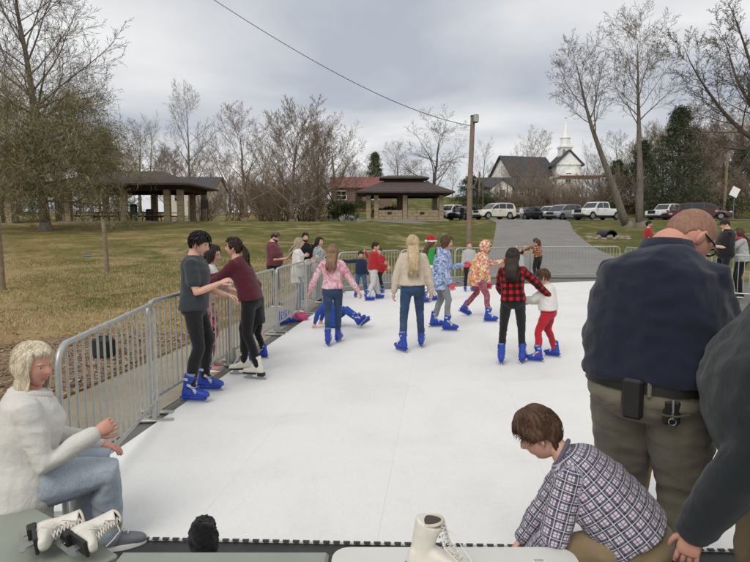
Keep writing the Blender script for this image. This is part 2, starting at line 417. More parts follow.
# ------------------------------------------------------------------ short winter turf, fallen leaves, bark chips
def scatter_blades():
    r_ = random.Random(3); mb = MB(); n = 0
    while n < 42000:
        y = 5.0 + 17 * r_.random() ** 1.35; x = -2.6 - (y * .62 + .5) * r_.random() + .10 * (y - 5)
        if y < 9.6 and x > -7.4 + .02 * y and r_.random() > .06: n += .25; continue          # mulch bed and walk
        if x > -3.55 + .115 * (y - 4): continue
        if noise.noise((x * .5, y * .5, 9)) + .35 * noise.noise((x * 2.5, y * 2.5, 4)) < -.16 and r_.random() > .25: n += .2; continue
        z = terr(x, y); a = r_.uniform(0, 6.283); h = r_.uniform(.025, .075); w = r_.uniform(.004, .010); lx, ly = r_.gauss(0, .03), r_.gauss(0, .03)
        o = len(mb.v); mb.v += [(x - w * math.cos(a), y - w * math.sin(a), z - .01), (x + w * math.cos(a), y + w * math.sin(a), z - .01), (x + lx, y + ly, z + h)]
        mb.f.append((o, o + 1, o + 2)); g_ = noise.noise((x * .35, y * .35, 2)) + r_.gauss(0, .25); mb.m.append(0 if g_ < .28 else 1 if g_ < .55 else 2); n += 1
    cols = [simple('blade_straw', 'b8a47c', .9, kind='World'), simple('blade_olive', '83784a', .9, kind='World'), simple('blade_green', '66683a', .9, kind='World')]
    o = mb.build('grass', cols); tag(o, 'short straw coloured winter grass on the left lawn', 'grass', kind='stuff')
    lf = MB()
    for _ in range(2600):
        y = 5.5 + 40 * r_.random() ** 1.5; x = -3.2 - (y * .62) * r_.random() + .1 * (y - 5); z = terr(x, y) + .012; s_ = r_.uniform(.02, .05); a = r_.uniform(0, 6.283); t = r_.uniform(-.5, .5)
        if x > -3.55 + .115 * (y - 4): continue
        u = Vector((math.cos(a), math.sin(a), t)) * s_; w = Vector((-math.sin(a), math.cos(a), r_.uniform(-.4, .4))) * s_ * .6; c = Vector((x, y, z + abs(t) * s_))
        o = len(lf.v); lf.v += [tuple(c - u), tuple(c + w), tuple(c + u), tuple(c - w)]; lf.f.append((o, o + 1, o + 2, o + 3)); lf.m.append(r_.randint(0, 1))
    o = lf.build('fallen_leaves', [simple('leaf_dead', '7a5a3c', .9, kind='World'), simple('leaf_dead_pale', '97795a', .9, kind='World')]); tag(o, 'scattered dead leaves on the left lawn', 'leaves', kind='stuff')
    ch = MB()
    for _ in range(7000):
        t = r_.random(); y = 3.2 + 6.2 * t; xr = -3.45 + .1 * max(0, y - 4.5); x = xr - r_.random() ** 1.2 * (3.9 - 1.6 * t); z = .012; s_ = r_.uniform(.008, .035); a = r_.uniform(0, 6.283)
        if noise.noise((x * 2, y * 2, 7)) < -.35: continue
        u = Vector((math.cos(a), math.sin(a), r_.uniform(-.3, .5))) * s_; w = Vector((-math.sin(a), math.cos(a), r_.uniform(-.4, .4))) * s_ * .35; c = Vector((x + r_.gauss(0, .05), y, z + s_ * .3))
        o = len(ch.v); ch.v += [tuple(c - u - w), tuple(c + u - w), tuple(c + u + w), tuple(c - u + w)]; ch.f.append((o, o + 1, o + 2, o + 3)); ch.m.append(r_.randint(0, 2))
    o = ch.build('bark_chips', [simple('chip_a', '5a4431', .9, kind='World'), simple('chip_b', '8d7456', .9, kind='World'), simple('chip_c', 'a48c6c', .9, kind='World')]); tag(o, 'loose bark chips of the mulch bed', 'mulch', kind='stuff')
scatter_blades()
# ================================================================== trees
def bark(name, c1, c2):
    m, nt, b = new_mat(name); v = coord(nt, 'Object', (1, 1, .25))
    f = noi(nt, v, 7, 6, .65)
    nt.links.new(ramp(nt, f, [(.3, hexc(c1)), (.7, hexc(c2))]), b.inputs['Base Color'])
    b.inputs['Roughness'].default_value = .95; b.inputs['Specular IOR Level'].default_value = .15
    bump(nt, b, f, .8, .04); return m
BARK_GREY = bark('bark_grey', '5a534b', '8a8177'); BARK_TAN = bark('bark_tan', '665648', '958473'); BARK_DARK = bark('bark_dark', '463f38', '6d635a')
TWIG_GREY = bark('twig_grey', '6b6057', '8f8378'); TWIG_TAN = bark('twig_tan', '7a6a5b', 'a2907d'); TWIG_DARK = bark('twig_dark', '544a42', '766a5f')
def leafmat(name, c1, c2, tr=.25):
    m, nt, b = new_mat(name); v = coord(nt, 'Object')
    f = noi(nt, v, .9, 4, .6); g = noi(nt, v, 14, 3)
    c = ramp(nt, f, [(.3, hexc(c1)), (.7, hexc(c2))]); c = mixc(nt, 1.0, c, ramp(nt, g, [(.3, (.65, .65, .62)), (.7, (1.25, 1.25, 1.2))]), 'MULTIPLY')
    nt.links.new(c, b.inputs['Base Color']); b.inputs['Roughness'].default_value = .8
    b.inputs['Specular IOR Level'].default_value = .2
    return m
LEAF_OLIVE = leafmat('leaf_olive', '807a5c', '9b9370'); LEAF_PINE = leafmat('leaf_pine', '38432f', '515a44'); LEAF_HEDGE = leafmat('leaf_hedge', '2a341f', '42502c')
LEAF_BROWN = leafmat('leaf_brown', '655b4c', '847964'); LEAF_CEDAR = leafmat('leaf_cedar', '47523a', '68704f')

CS3 = [(math.cos(2.0944 * j), math.sin(2.0944 * j)) for j in range(3)]; CS4 = [(math.cos(1.5708 * j), math.sin(1.5708 * j)) for j in range(4)]
class Tree:
    def __init__(s, seed): s.r = random.Random(seed); s.trunk = MB(); s.crown = MB(); s.tips = []; s.n = 0
    def tube(s, pts, rad, lvl):
        mb = s.trunk if lvl <= 0 else s.crown
        if lvl <= 1: mb.tube(pts, rad, 9 if lvl == 0 else 6); return
        n = 4 if lvl == 2 else 3                     # thin branches: open prisms in a fixed frame
        t = pts[-1] - pts[0]; u = t.orthogonal().normalized(); w = t.cross(u).normalized(); o = len(mb.v); V = mb.v; Fa = mb.f
        cs = CS4 if n == 4 else CS3
        for p, r_ in zip(pts, rad):
            for c, q in cs: V.append((p.x + (u.x * c + w.x * q) * r_, p.y + (u.y * c + w.y * q) * r_, p.z + (u.z * c + w.z * q) * r_))
        for i in range(len(pts) - 1):
            for j in range(n): Fa.append((o + i * n + j, o + i * n + (j + 1) % n, o + (i + 1) * n + (j + 1) % n, o + (i + 1) * n + j))
        mb.m.extend([0] * ((len(pts) - 1) * n))
    def grow(s, p, d, length, rad, lvl, P):
        r = s.r; s.n += 1
        ns = P['seg'][min(lvl, len(P['seg']) - 1)]
        pts, rads = [p.copy()], [rad]; d = d.copy(); q = p.copy(); dirs = [d.copy()]
        end = rad * (.06 if lvl == 0 else P['taper'] if lvl < P['levels'] else .35)
        wob = P['wob'][min(lvl, len(P['wob']) - 1)]; up = P['up'][min(lvl, len(P['up']) - 1)]
        for i in range(ns):
            d = (d + Vector((r.uniform(-1, 1), r.uniform(-1, 1), r.uniform(-1, 1))) * wob + Vector((0, 0, up))).normalized()
            q = q + d * (length / ns); pts.append(q.copy()); dirs.append(d.copy())
            rads.append(max(rad + (end - rad) * (i + 1) / ns, P.get('rmin', .006)))
        s.tube(pts, rads, lvl)
        if lvl >= P['levels']:
            s.tips.append((q, d)); return
        k = P['kids'][min(lvl, len(P['kids']) - 1)]; k = max(2, int(k * r.uniform(.8, 1.2)))
        t0 = P['start'][min(lvl, len(P['start']) - 1)]
        ph = r.uniform(0, 6.28)
        for j in range(k):
            t = t0 + (1 - t0) * ((j + r.uniform(.1, .9)) / k)
            fi = t * ns; i = min(int(fi), ns - 1); a = fi - i
            bp = pts[i].lerp(pts[i + 1], a); bd = dirs[i + 1]
            ang = R(P['ang'][min(lvl, len(P['ang']) - 1)] * r.uniform(.7, 1.25) * (1.15 - .45 * t))
            ph += 2.399 + r.uniform(-.4, .4)
            o = bd.orthogonal().normalized(); o.rotate(Matrix.Rotation(ph, 3, bd))
            nd_ = (bd * math.cos(ang) + o * math.sin(ang)).normalized()
            shape = P.get('shape', lambda t: 1 - .55 * t)
            ln = length * P['ratio'][min(lvl, len(P['ratio']) - 1)] * (shape(t) if lvl == 0 else 1 - .5 * t) * r.uniform(.75, 1.2)
            rr = (rad + (end - rad) * t) * P['rr'] * r.uniform(.75, 1.1) * (.5 + .5 * min(1, ln / max(length * .5, .01)))
            s.grow(bp, nd_, ln, max(rr, P.get('rmin', .006)), lvl + 1, P)
    def leaves(s, mb, n_per, size, spread, droop=0.0, aspect=.45):
        r = s.r
        for p, d in s.tips:
            for _ in range(n_per):
                c = p + Vector((r.gauss(0, 1), r.gauss(0, 1), r.gauss(0, .8))) * spread + d * r.uniform(-spread, spread)
                u = Vector((r.uniform(-1, 1), r.uniform(-1, 1), r.uniform(-1, 1) - droop)).normalized(); w = u.orthogonal().normalized()
                w.rotate(Matrix.Rotation(r.uniform(0, 6.28), 3, u)); h = size * r.uniform(.6, 1.4); w = w * h * aspect * .5; u = u * h
                o = len(mb.v); mb.v.extend([tuple(c - w), tuple(c + u * .5 - w * .2), tuple(c + u), tuple(c + w)]); mb.f.append((o, o + 1, o + 2, o + 3)); mb.m.append(mb.mi)
    def finish(s, bm_, tm_, leafmb=None, leafm=None):
        return (s.trunk.mesh('trunk', bm_, 'all'), s.crown.mesh('crown', tm_, 'all') if s.crown.v else None,
                leafmb.mesh('foliage', leafm) if leafmb else None)

BASE = dict(levels=4, seg=[8, 6, 4, 3, 2], wob=[.06, .13, .17, .2, .25], up=[.03, .10, .09, .06, .03], kids=[16, 9, 7, 6], start=[.28, .2, .15, .1],
            ang=[52, 46, 44, 42], ratio=[.52, .52, .5, .5], rr=.46, taper=.2, rmin=.008)
def make(seed, height, rad, bm_, tm_, lean=(0, 0), limbs=None, **kw):
    P = dict(BASE); P.update(kw); t = Tree(seed)
    if limbs is None:
        t.grow(Vector((0, 0, -.2)), Vector((lean[0], lean[1], 1)).normalized(), height, rad, 0, P)
    else:
        for (p, d, l, rr) in limbs: t.grow(Vector(p), Vector(d).normalized(), l, rr, 0, P)
    # flared root collar
    if limbs is None: t.trunk.tube([(0, 0, -.25), (0, 0, .05), (0, 0, .5)], [rad * 1.9, rad * 1.35, rad * .97], 10)
    return t
TM = {}
TM['oak'] = make(11, 17, .32, None, None, kids=[18, 10, 7, 5], ang=[52, 44, 42, 40]).finish(BARK_GREY, TWIG_GREY)
TM['round'] = make(12, 11.5, .25, None, None, kids=[17, 10, 8, 5], ang=[62, 44, 40, 38], ratio=[.72, .52, .5, .5], start=[.14, .2, .15, .1], up=[.03, .13, .1, .06, .03]).finish(BARK_TAN, TWIG_TAN)
TM['dense'] = make(13, 12.5, .28, None, None, kids=[20, 10, 8, 7], ang=[56, 40, 36, 34], ratio=[.66, .5, .5, .5], up=[.03, .17, .14, .10, .05], start=[.10, .15, .1, .1], rmin=.010).finish(BARK_TAN, TWIG_TAN)
TM['small'] = make(14, 6.0, .10, None, None, levels=3, kids=[18, 9, 7], ang=[62, 44, 40], ratio=[.66, .5, .5], start=[.18, .15, .1]).finish(BARK_GREY, TWIG_GREY)
TM['spread'] = make(15, 13, .34, None, None, kids=[14, 9, 7, 5], wob=[.12, .22, .26, .28], ang=[66, 50, 46, 44], ratio=[.62, .56, .5, .5], start=[.25, .2, .15, .1], up=[.03, .06, .05, .04, .02]).finish(BARK_DARK, TWIG_DARK)
TM['slim'] = make(16, 13, .18, None, None, kids=[20, 9, 7], levels=3, ang=[46, 42, 40], ratio=[.42, .5, .5], start=[.28, .2, .1]).finish(BARK_GREY, TWIG_GREY)
TM['brush'] = make(17, 4.5, .06, None, None, levels=3, limbs=[((random.uniform(-.9, .9), random.uniform(-.9, .9), -.1), (random.uniform(-.7, .7), random.uniform(-.7, .7), 1), random.uniform(3, 5), .045) for _ in range(14)],
                   kids=[10, 8, 6], ang=[40, 42, 40], ratio=[.55, .5, .5], start=[.06, .1, .1], rmin=.008).finish(BARK_TAN, TWIG_TAN)

def plant(kind, name, label, cat, x, y, rz, sc=1.0, group=None, z=None, sxy=None):
    o = thing(name, label, cat, (x, y, (terr(x, y) if z is None else z)), rz, group)
    o.scale = (sc * (sxy or 1), sc * (sxy or 1), sc)
    tr, cr_, lf = TM[kind]
    link_mesh('trunk', tr, o)
    if cr_: link_mesh('crown', cr_, o)
    if lf: link_mesh('foliage', lf, o)
    return o
def px_tree(kind, name, label, px, base_py, top_py, Y, rz=0, group=None, sxy=None, cat='tree', natural=None):
    p = at(px, base_py, Y); top = at(px, top_py, Y).z
    me = TM[kind]; hz = max(max(v.co.z for v in m.vertices) for m in me if m)
    z = terr(p.x, Y)
    return plant(kind, name, label, cat, p.x, Y, rz, (top - z) / hz, group, None, sxy)

# the big tree on the left: bare ascending top, drooping tan-olive foliage below
def big_left():
    Y = 36.0; p = at(46, 237, Y); base = Vector((p.x, Y, terr(p.x, Y)))
    t = make(21, 17.5, .30, BARK_GREY, TWIG_GREY, kids=[34, 10, 7, 5], ang=[50, 42, 42, 40], ratio=[.46, .5, .5, .5], start=[.30, .2, .15, .1], up=[.03, .07, .05, .03, .0],
             shape=lambda t: 1.0 - .45 * t)
    low = Tree(22); P = dict(BASE); P.update(levels=3, kids=[10, 9, 7], up=[-.01, -.04, -.10, -.2], ang=[45, 50, 45], ratio=[.5, .5, .5], start=[.15, .1, .1], wob=[.08, .15, .2, .2], rmin=.009)
    for i in range(46):
        i = i * 34 / 46; a = i * 3.246; z = 2.1 + 5.4 * (i / 34) + random.uniform(-.3, .3); ln = (5.2 - 2.2 * abs(i / 34 - .3)) * random.uniform(.8, 1.1)
        low.grow(Vector((0, 0, z)), Vector((math.cos(a), math.sin(a), .22 + .4 * i / 34)).normalized(), ln, .075, 1, P)
    lm = MB(); low.leaves(lm, 17, .42, .30, .7, .065)
    o = thing('oak_tree', 'tall left tree with bare top and drooping olive lower branches', 'tree', base); o.scale = (1.12, 1.12, 1)
    t.trunk.build('trunk', BARK_GREY, o, 'all')
    t.crown.v, t.crown.f, t.crown.m = t.crown.v, t.crown.f, t.crown.m
    nb = len(t.crown.v); t.crown.v.extend(low.crown.v); t.crown.f.extend([tuple(i + nb for i in f) for f in low.crown.f]); t.crown.m.extend(low.crown.m)
    t.crown.build('crown', TWIG_GREY, o, 'all')
    lm.build('foliage', LEAF_OLIVE, o)['kind'] = 'stuff'
big_left()

# the right group: two leaning trunks in front of the car park and the overhanging one on the edge
def right_trees():
    Y = 46.0
    p = at(634, 226, Y); b = Vector((p.x, Y, terr(p.x, Y)))
    P = dict(kids=[16, 10, 7, 4], ang=[58, 48, 44, 42], ratio=[.44, .55, .5, .5], wob=[.06, .18, .22, .24], start=[.56, .2, .15, .1], up=[.02, .07, .06, .04, .02])
    specs = [('thick-trunked bare tree forking beside the white pickup', 628, (-.36, 0, 1), 14.0, .36, 31), ('tall bare tree with slim upright trunk right of the fork', 640, (-.03, 0, 1), 14.5, .34, 32)]
    for lab, px, d, h, r_, sd in specs:
        p = at(px, 226, Y); t = make(sd, h, r_, None, None, lean=(d[0], d[1]), **P)
        o = thing('bare_tree', lab, 'tree', (p.x, Y, terr(p.x, Y))); t.trunk.build('trunk', BARK_GREY, o, 'all'); t.crown.build('crown', TWIG_GREY, o, 'all')
    # dark trunk stem beside them
    # overhanging tree: trunk outside the frame to the right, limbs reach into view
    Y = 30.0; p = at(772, 235, Y)
    t = Tree(33); P = dict(BASE); P.update(levels=4, kids=[13, 10, 7, 4], wob=[.13, .18, .22, .24], up=[.0, .03, .03, .0, -.04], ang=[48, 44, 42, 40], ratio=[.42, .5, .5, .5], start=[.2, .15, .1, .1], rmin=.007)
    t.trunk.tube([(0, 0, -.2), (-.05, 0, 2), (-.1, 0, 4.2), (-.3, 0, 5.6)], [.62, .48, .42, .36], 10)
    for d, l, r_ in (((-.95, .1, .55), 7.5, .15), ((-.55, -.2, .9), 8.0, .16), ((-.2, .3, 1), 7.5, .15), ((.6, .1, .8), 7, .15), ((-.9, -.3, .15), 4.8, .10)):
        t.grow(Vector((-.25, 0, 5.2)), Vector(d).normalized(), l, r_, 0, P)
    o = thing('bare_tree', 'spreading bare tree arching in from the right edge', 'tree', (p.x, Y, terr(p.x, Y)))
    t.trunk.build('trunk', BARK_DARK, o, 'all'); t.crown.build('crown', TWIG_DARK, o, 'all')
right_trees()

ORD = ['first', 'second', 'third', 'fourth', 'fifth', 'sixth', 'seventh', 'eighth', 'ninth', 'tenth', 'eleventh', 'twelfth', 'thirteenth', 'fourteenth', 'fifteenth', 'sixteenth', 'seventeenth', 'eighteenth', 'nineteenth', 'twentieth',
       'twenty-first', 'twenty-second', 'twenty-third', 'twenty-fourth', 'twenty-fifth', 'twenty-sixth', 'twenty-seventh', 'twenty-eighth', 'twenty-ninth', 'thirtieth'] + ['%dth' % i for i in range(31, 60)]
g1 = 'bare trees between the pavilions'
px_tree('round', 'bare_tree', 'wide bare tan tree with low fork between the two left pavilions', 246, 222, 100, 50, 1.0, g1, sxy=1.35)
px_tree('dense', 'bare_tree', 'dense tan twiggy tree, tallest of the middle clump', 292, 220, 94, 58, 2.0, g1, sxy=1.35)
px_tree('dense', 'bare_tree', 'dense reddish tan tree just right of the clump middle', 318, 216, 118, 62, 4.0, g1, sxy=1.2)
px_tree('round', 'bare_tree', 'open bare tree leaning right beside the red roof house', 336, 216, 110, 60, 5.2, g1, sxy=1.4)
px_tree('small', 'bare_tree', 'small pale bare tree on the lawn edge below the clump', 297, 223, 172, 51, .4, g1, sxy=1.3)
px_tree('oak', 'bare_tree', 'slim dark bare tree behind the left pavilion roof', 190, 215, 78, 66, 2.2, g1, sxy=.85)
px_tree('spread', 'bare_tree', 'dark bare tree behind the hip roofed pavilion', 432, 214, 104, 64, 1.2, g1, sxy=1.15)
px_tree('slim', 'bare_tree', 'thin bare tree right of the wooden light pole', 483, 205, 135, 74, 1.0, g1, sxy=1.3)
px_tree('round', 'bare_tree', 'pale bare tree standing in front of the church roof', 530, 200, 124, 80, 3.0, g1, sxy=1.1)
px_tree('round', 'bare_tree', 'low tan bare tree before the church nave wall', 506, 206, 158, 84, 2.4, g1, sxy=1.2)
px_tree('round', 'bare_tree', 'low tan bare tree between nave and tower', 552, 206, 166, 83, 5.4, g1, sxy=1.1)
px_tree('slim', 'bare_tree', 'thin bare tree left of the church roof', 516, 205, 140, 82, 2.0, g1, sxy=.9)
px_tree('slim', 'bare_tree', 'thin bare tree just right of the white steeple', 586, 205, 138, 84, 4.0, g1)
px_tree('oak', 'bare_tree', 'bare grey tree behind the tall olive tree', 92, 215, 52, 62, .7, g1, sxy=.9)
px_tree('oak', 'bare_tree', 'bare tree cut by the left picture edge', -6, 215, 20, 58, 3.7, g1)
px_tree('slim', 'bare_tree', 'slender bare tree behind the gap right of the olive tree', 152, 214, 108, 70, 1.9, g1)
# far wood: bare trees along the ridge
RIDGE = sorted([(20, 130, 95, 'round'), (62, 118, 100, 'oak'), (118, 135, 96, 'round'), (140, 118, 105, 'oak'), (168, 140, 98, 'dense'), (214, 145, 104, 'round'), (262, 150, 110, 'oak'), (352, 152, 112, 'round'),
                         (398, 138, 108, 'oak'), (412, 158, 120, 'round'), (452, 160, 116, 'slim'), (496, 172, 112, 'slim'), (600, 150, 104, 'round'), (616, 128, 96, 'oak'), (652, 118, 92, 'dense'), (672, 112, 100, 'oak'), (690, 100, 90, 'round'),
                         (706, 118, 84, 'dense'), (722, 96, 92, 'oak'), (738, 108, 86, 'round'), (756, 90, 90, 'oak'), (-20, 110, 100, 'oak'), (770, 100, 80, 'dense'), (40, 140, 120, 'dense'), (80, 150, 118, 'round'), (100, 142, 125, 'dense'), (190, 150, 120, 'dense'), (230, 150, 125, 'round'), (280, 152, 122, 'round'), (630, 135, 110, 'dense'),
                         (662, 125, 115, 'round'), (700, 120, 112, 'dense'), (746, 112, 105, 'dense')])
for k, (px, top, Y, kind) in enumerate(RIDGE):
    px_tree(kind, 'ridge_tree', 'bare tree in the far ridge wood, %s from the left' % ORD[k], px, 205, top, Y, k * 1.3, 'bare trees on the far ridge', sxy=1.35)

# evergreens
def conifer(px, base, top, Y, wid, label, seed, lm_, n=46):
    p = at(px, base, Y); zt = at(px, top, Y).z; z0 = terr(p.x, Y); h = zt - z0
    o = thing('evergreen_tree', label, 'tree', (p.x, Y, z0))
    t = Tree(seed); t.trunk.tube([(0, 0, -.1), (0, 0, h * .5), (0, 0, h * .97)], [h * .022, h * .015, .02], 8)
    P = dict(BASE); P.update(levels=3, kids=[9, 8, 5], up=[0, -.02, -.02, 0], ang=[45, 48, 45], ratio=[.55, .5, .5], start=[.15, .1], rmin=.008)
    for i in range(n):
        f = i / n; a = i * 2.399; z = h * (.10 + .88 * f); ln = wid * (1 - f) ** .8 * t.r.uniform(.7, 1.1) + .25
        t.grow(Vector((0, 0, z)), Vector((math.cos(a), math.sin(a), -.05 + .5 * f)).normalized(), ln, .05, 1, P)
    lf = MB(); t.leaves(lf, 6, .09 * h ** .6, .035 * h ** .75, .2, .25)
    t.trunk.build('trunk', BARK_DARK, o, 'all'); t.crown.build('crown', TWIG_DARK, o, 'all'); lf.build('foliage', lm_, o)['kind'] = 'stuff'
conifer(676, 214, 106, 68, 4.6, 'broad dark pine behind the parked white truck', 41, LEAF_PINE, 60)
conifer(375, 205, 152, 92, 1.9, 'small lone cedar above the red roof house', 42, LEAF_CEDAR)
conifer(616, 210, 160, 78, 3.2, 'dark evergreen between the church and the thick trunk', 43, LEAF_PINE)
conifer(640, 210, 140, 76, 3.2, 'dark evergreen behind the upright slim trunk', 44, LEAF_PINE)
conifer(738, 208, 150, 80, 3.4, 'dark evergreen at the right edge behind the pole', 45, LEAF_PINE)
conifer(105, 214, 130, 74, 4.2, 'olive evergreen behind the left pavilion roof', 46, LEAF_CEDAR, 56)
conifer(16, 214, 142, 70, 4.0, 'olive evergreen behind the left edge pavilion', 47, LEAF_CEDAR, 56)
conifer(470, 212, 176, 82, 3.0, 'green evergreen shrub right of the wooden pole', 48, LEAF_HEDGE)

def bush(px, py_top, py_base, Y, wid, label, lm_, name='shrub', seed=0, dens=900, leaf=.16, cat='shrub', group=None, depth=.7):
    c = at(px, py_base, Y); z0 = terr(c.x, Y); h = max(at(px, py_top, Y).z - z0, .4)
    r = random.Random(seed + int(px)); mb = MB(); st = MB()
    for _ in range(9):
        a = r.uniform(0, 6.28); st.tube([(math.cos(a) * wid * .1, math.sin(a) * .1, -.05), (math.cos(a) * wid * .35, math.sin(a) * wid * .25, h * .75)], [.03, .008], 4)
    blobs = [(r.uniform(-.8, .8) * wid / 2, r.uniform(-.5, .5) * wid * depth, h * r.uniform(.3, .8), r.uniform(.25, .45)) for _ in range(9)]
    for _ in range(dens):
        bx, by, bz, br = r.choice(blobs); d = Vector((r.gauss(0, 1), r.gauss(0, 1), r.gauss(0, 1))).normalized() * r.uniform(.55, 1.0)
        p = Vector((bx + d.x * br * wid * .7, by + d.y * br * wid * .6, max(.05, bz + d.z * br * h * .75)))
        u = Vector((r.uniform(-1, 1), r.uniform(-1, 1), r.uniform(-.5, 1))).normalized(); w = u.orthogonal().normalized(); w.rotate(Matrix.Rotation(r.uniform(0, 6.28), 3, u)); s = leaf * r.uniform(.6, 1.4)
        o = len(mb.v); mb.v.extend([tuple(p - w * s * .3), tuple(p + u * s), tuple(p + w * s * .3)]); mb.f.append((o, o + 1, o + 2)); mb.m.append(0)
    o = thing(name, label, cat, (c.x, Y, z0), 0, group)
    st.build('stem', BARK_DARK, o); mb.build('foliage', lm_, o)['kind'] = 'stuff'
bush(384, 207, 220, 57, 3.4, 'rounded green shrub left of the hip roofed pavilion', LEAF_HEDGE, leaf=.14, dens=4000)
bush(343, 203, 219, 60, 3.0, 'low green shrub under the tan tree clump', LEAF_HEDGE, leaf=.14, dens=4000)
for i, (px, w, Y) in enumerate([(486, 6, 76), (512, 7, 78), (530, 6, 75), (552, 7, 77), (575, 7, 76), (598, 8, 74), (618, 8, 72), (655, 7, 74), (700, 8, 76), (722, 7, 72), (745, 8, 70)]):
    bush(px, 192 + (i * 37 % 9), 212, Y, w, 'winter thicket on the bank behind the cars, %s from the left' % ORD[i], LEAF_BROWN if i % 3 else LEAF_HEDGE, 'thicket', i, 2600, .17, 'thicket', 'thickets on the bank')
for i, px in enumerate((205, 232, 262, 272, 284, 300, 310, 500, 545, 580, 606, 640, 668, 690, 715, 735)):
    Y = 64 + (i * 7 % 9) + (6 if px > 480 else 0)
    px_tree('brush', 'brush', 'leafless tan brush at the wood edge, %s from the left' % ORD[i], px, 214, 184 - (i * 13 % 22), Y, i * 1.1, 'leafless brush', cat='brush', sxy=1.1)
# ================================================================== buildings, poles
SHINGLE = simple('shingle_brown', '4f443e', .9, var=.22, scale=3, bump_s=.6, bump_scale=30, dist=.02)
SHINGLE_GREY = simple('shingle_grey', '47464a', .9, var=.18, scale=3, bump_s=.5, bump_scale=30, dist=.02)
BLOCK = simple('split_block', '9a8a70', .9, var=.2, scale=5, bump_s=.5, bump_scale=20, dist=.02)
BLOCK_D = simple('mortar', '71675a', .95)
WOOD_DK = simple('beam_dark', '352a24', .85, var=.2)
WOOD_RED = simple('picnic_stain', '6b3b2a', .7, var=.25, scale=8)
WOOD_POST = simple('post_weathered', '84755f', .9, var=.25, scale=10, bump_s=.5, bump_scale=40)
WOOD_POLE = simple('pole_wood', '857361', .9, var=.2, scale=4, bump_s=.4, bump_scale=40)
WHITE_P = simple('white_paint', 'f0efe9', .6, var=.06)
SIDING = simple('cream_siding', 'c9c3b4', .7, var=.08)
RED_ROOF = simple('red_metal_roof', '7c4440', .6, var=.15, scale=2)
BRICK_M = simple('brick_wall', '7a6455', .9, var=.2, scale=12, bump_s=.3, bump_scale=40)
DARK_GLASS = simple('window_dark', '14171a', .12, var=.1, spec=.6)
METAL_DK = simple('metal_dark', '25272a', .5, .6)
METAL_GREY = simple('metal_grey', '8e9092', .4, .8)
PLASTIC_GRN = simple('bin_green', '2c3a36', .5)

def hip_roof(mb, x0, x1, y0, y1, z0, z1, inset, rx, ry, th=.14):
    """hipped slab: eaves rectangle to ridge rectangle"""
    cx, cy = (x0 + x1) / 2, (y0 + y1) / 2
    lo = [(x0, y0), (x1, y0), (x1, y1), (x0, y1)]; hi = [(cx - rx, cy - ry), (cx + rx, cy - ry), (cx + rx, cy + ry), (cx - rx, cy + ry)]
    mb.rings([[Vector((*p, z0 - th)) for p in lo], [Vector((*p, z0)) for p in lo], [Vector((*p, z1)) for p in hi]])

def column(parent, x, y, z0, z1, w=.42, mat=None, block=True):
    """block pier with recessed mortar joints"""
    c = MB(); n = max(3, int((z1 - z0) / .38)); h = (z1 - z0) / n
    c.box((x, y, (z0 + z1) / 2), (w - .05, w - .05, z1 - z0)); o = c.build('pier', BLOCK_D, parent)
    for i in range(n):
        b = MB(); b.bbox((x, y, z0 + h * (i + .5)), (w, w, h - .025), .012); b.build('block', BLOCK, o)
    return o

# -- centre pavilion with clerestory cupola and half walls
def centre_pavilion():
    Y = 55.0; a, c = at(364, 222, Y), at(446, 222, Y); z0 = terr((a.x + c.x) / 2, Y) + .05
    cx = (a.x + c.x) / 2; W = c.x - a.x; D = 6.2
    o = thing('picnic_pavilion', 'tan block pavilion with brown hip roof and raised cupola', 'pavilion', (cx, Y + D / 2, z0))
    s = MB(); s.box((0, 0, -.15), (W + .5, D + .6, .5)); s.build('slab', CONCRETE, o)
    hw = W / 2 - .45; hd = D / 2 - .3; eave = 2.55
    for x, y in ((-hw, -hd), (hw - .0, -hd), (.0, -hd), (-hw, hd), (hw, hd), (0, hd), (-hw + .75, -hd)):
        column(o, x, y, .1, eave - .1, .44)
    wm = MB()
    for x0, x1 in ((-hw + .98, -.24), (.24, hw - .24)):
        n = 4; L = (x1 - x0)
        wl_ = MB(); wl_.box(((x0 + x1) / 2, -hd + .02, .55), (L, .2, .9)); w_ = wl_.build('half_wall', BLOCK_D, o)
        for r_ in range(3):
            for k in range(n):
                off = .5 * (r_ % 2)
                xa = x0 + L * max(0, (k - off) / (n - .5)); xb = x0 + L * min(1, (k + 1 - off) / (n - .5))
                if xb - xa < .05: continue
                b = MB(); b.bbox(((xa + xb) / 2, -hd, .25 + .3 * r_), (xb - xa - .02, .26, .28), .012); b.build('block', BLOCK, w_)
        v = MB(); v.box(((x0 + x1) / 2 - .1, -hd - .14, .72), (.42, .05, .24)); v.build('vent', WOOD_DK, w_)
    bm = MB(); bm.box((0, -hd, eave + .0), (W - .3, .3, .3)); bm.box((0, hd, eave), (W - .3, .3, .3)); bm.box((-hw, 0, eave - .01), (.3, D - .7, .28)); bm.box((hw, 0, eave - .01), (.3, D - .7, .28)); bm.build('beam', WOOD_DK, o)
    ch = MB(); ch.box((-.1, .6, 1.3), (1.1, .9, 2.5)); ch.build('fireplace', BRICK_M, o)
    rf = MB(); hip_roof(rf, -W / 2 - .75, W / 2 + .75, -D / 2 - .75, D / 2 + .75, eave + .22, eave + 1.35, 0, W * .27, D * .18); r_ = rf.build('roof', SHINGLE, o)
    cu = MB(); cu.box((0, 0, eave + 1.5), (W * .5, D * .34, .34)); cu.build('cupola_wall', WOOD_DK, r_)
    c2 = MB(); hip_roof(c2, -W * .31, W * .31, -D * .26, D * .26, eave + 1.72, eave + 2.0, 0, W * .2, D * .1, .1); c2.build('cupola_roof', SHINGLE, r_)
centre_pavilion()

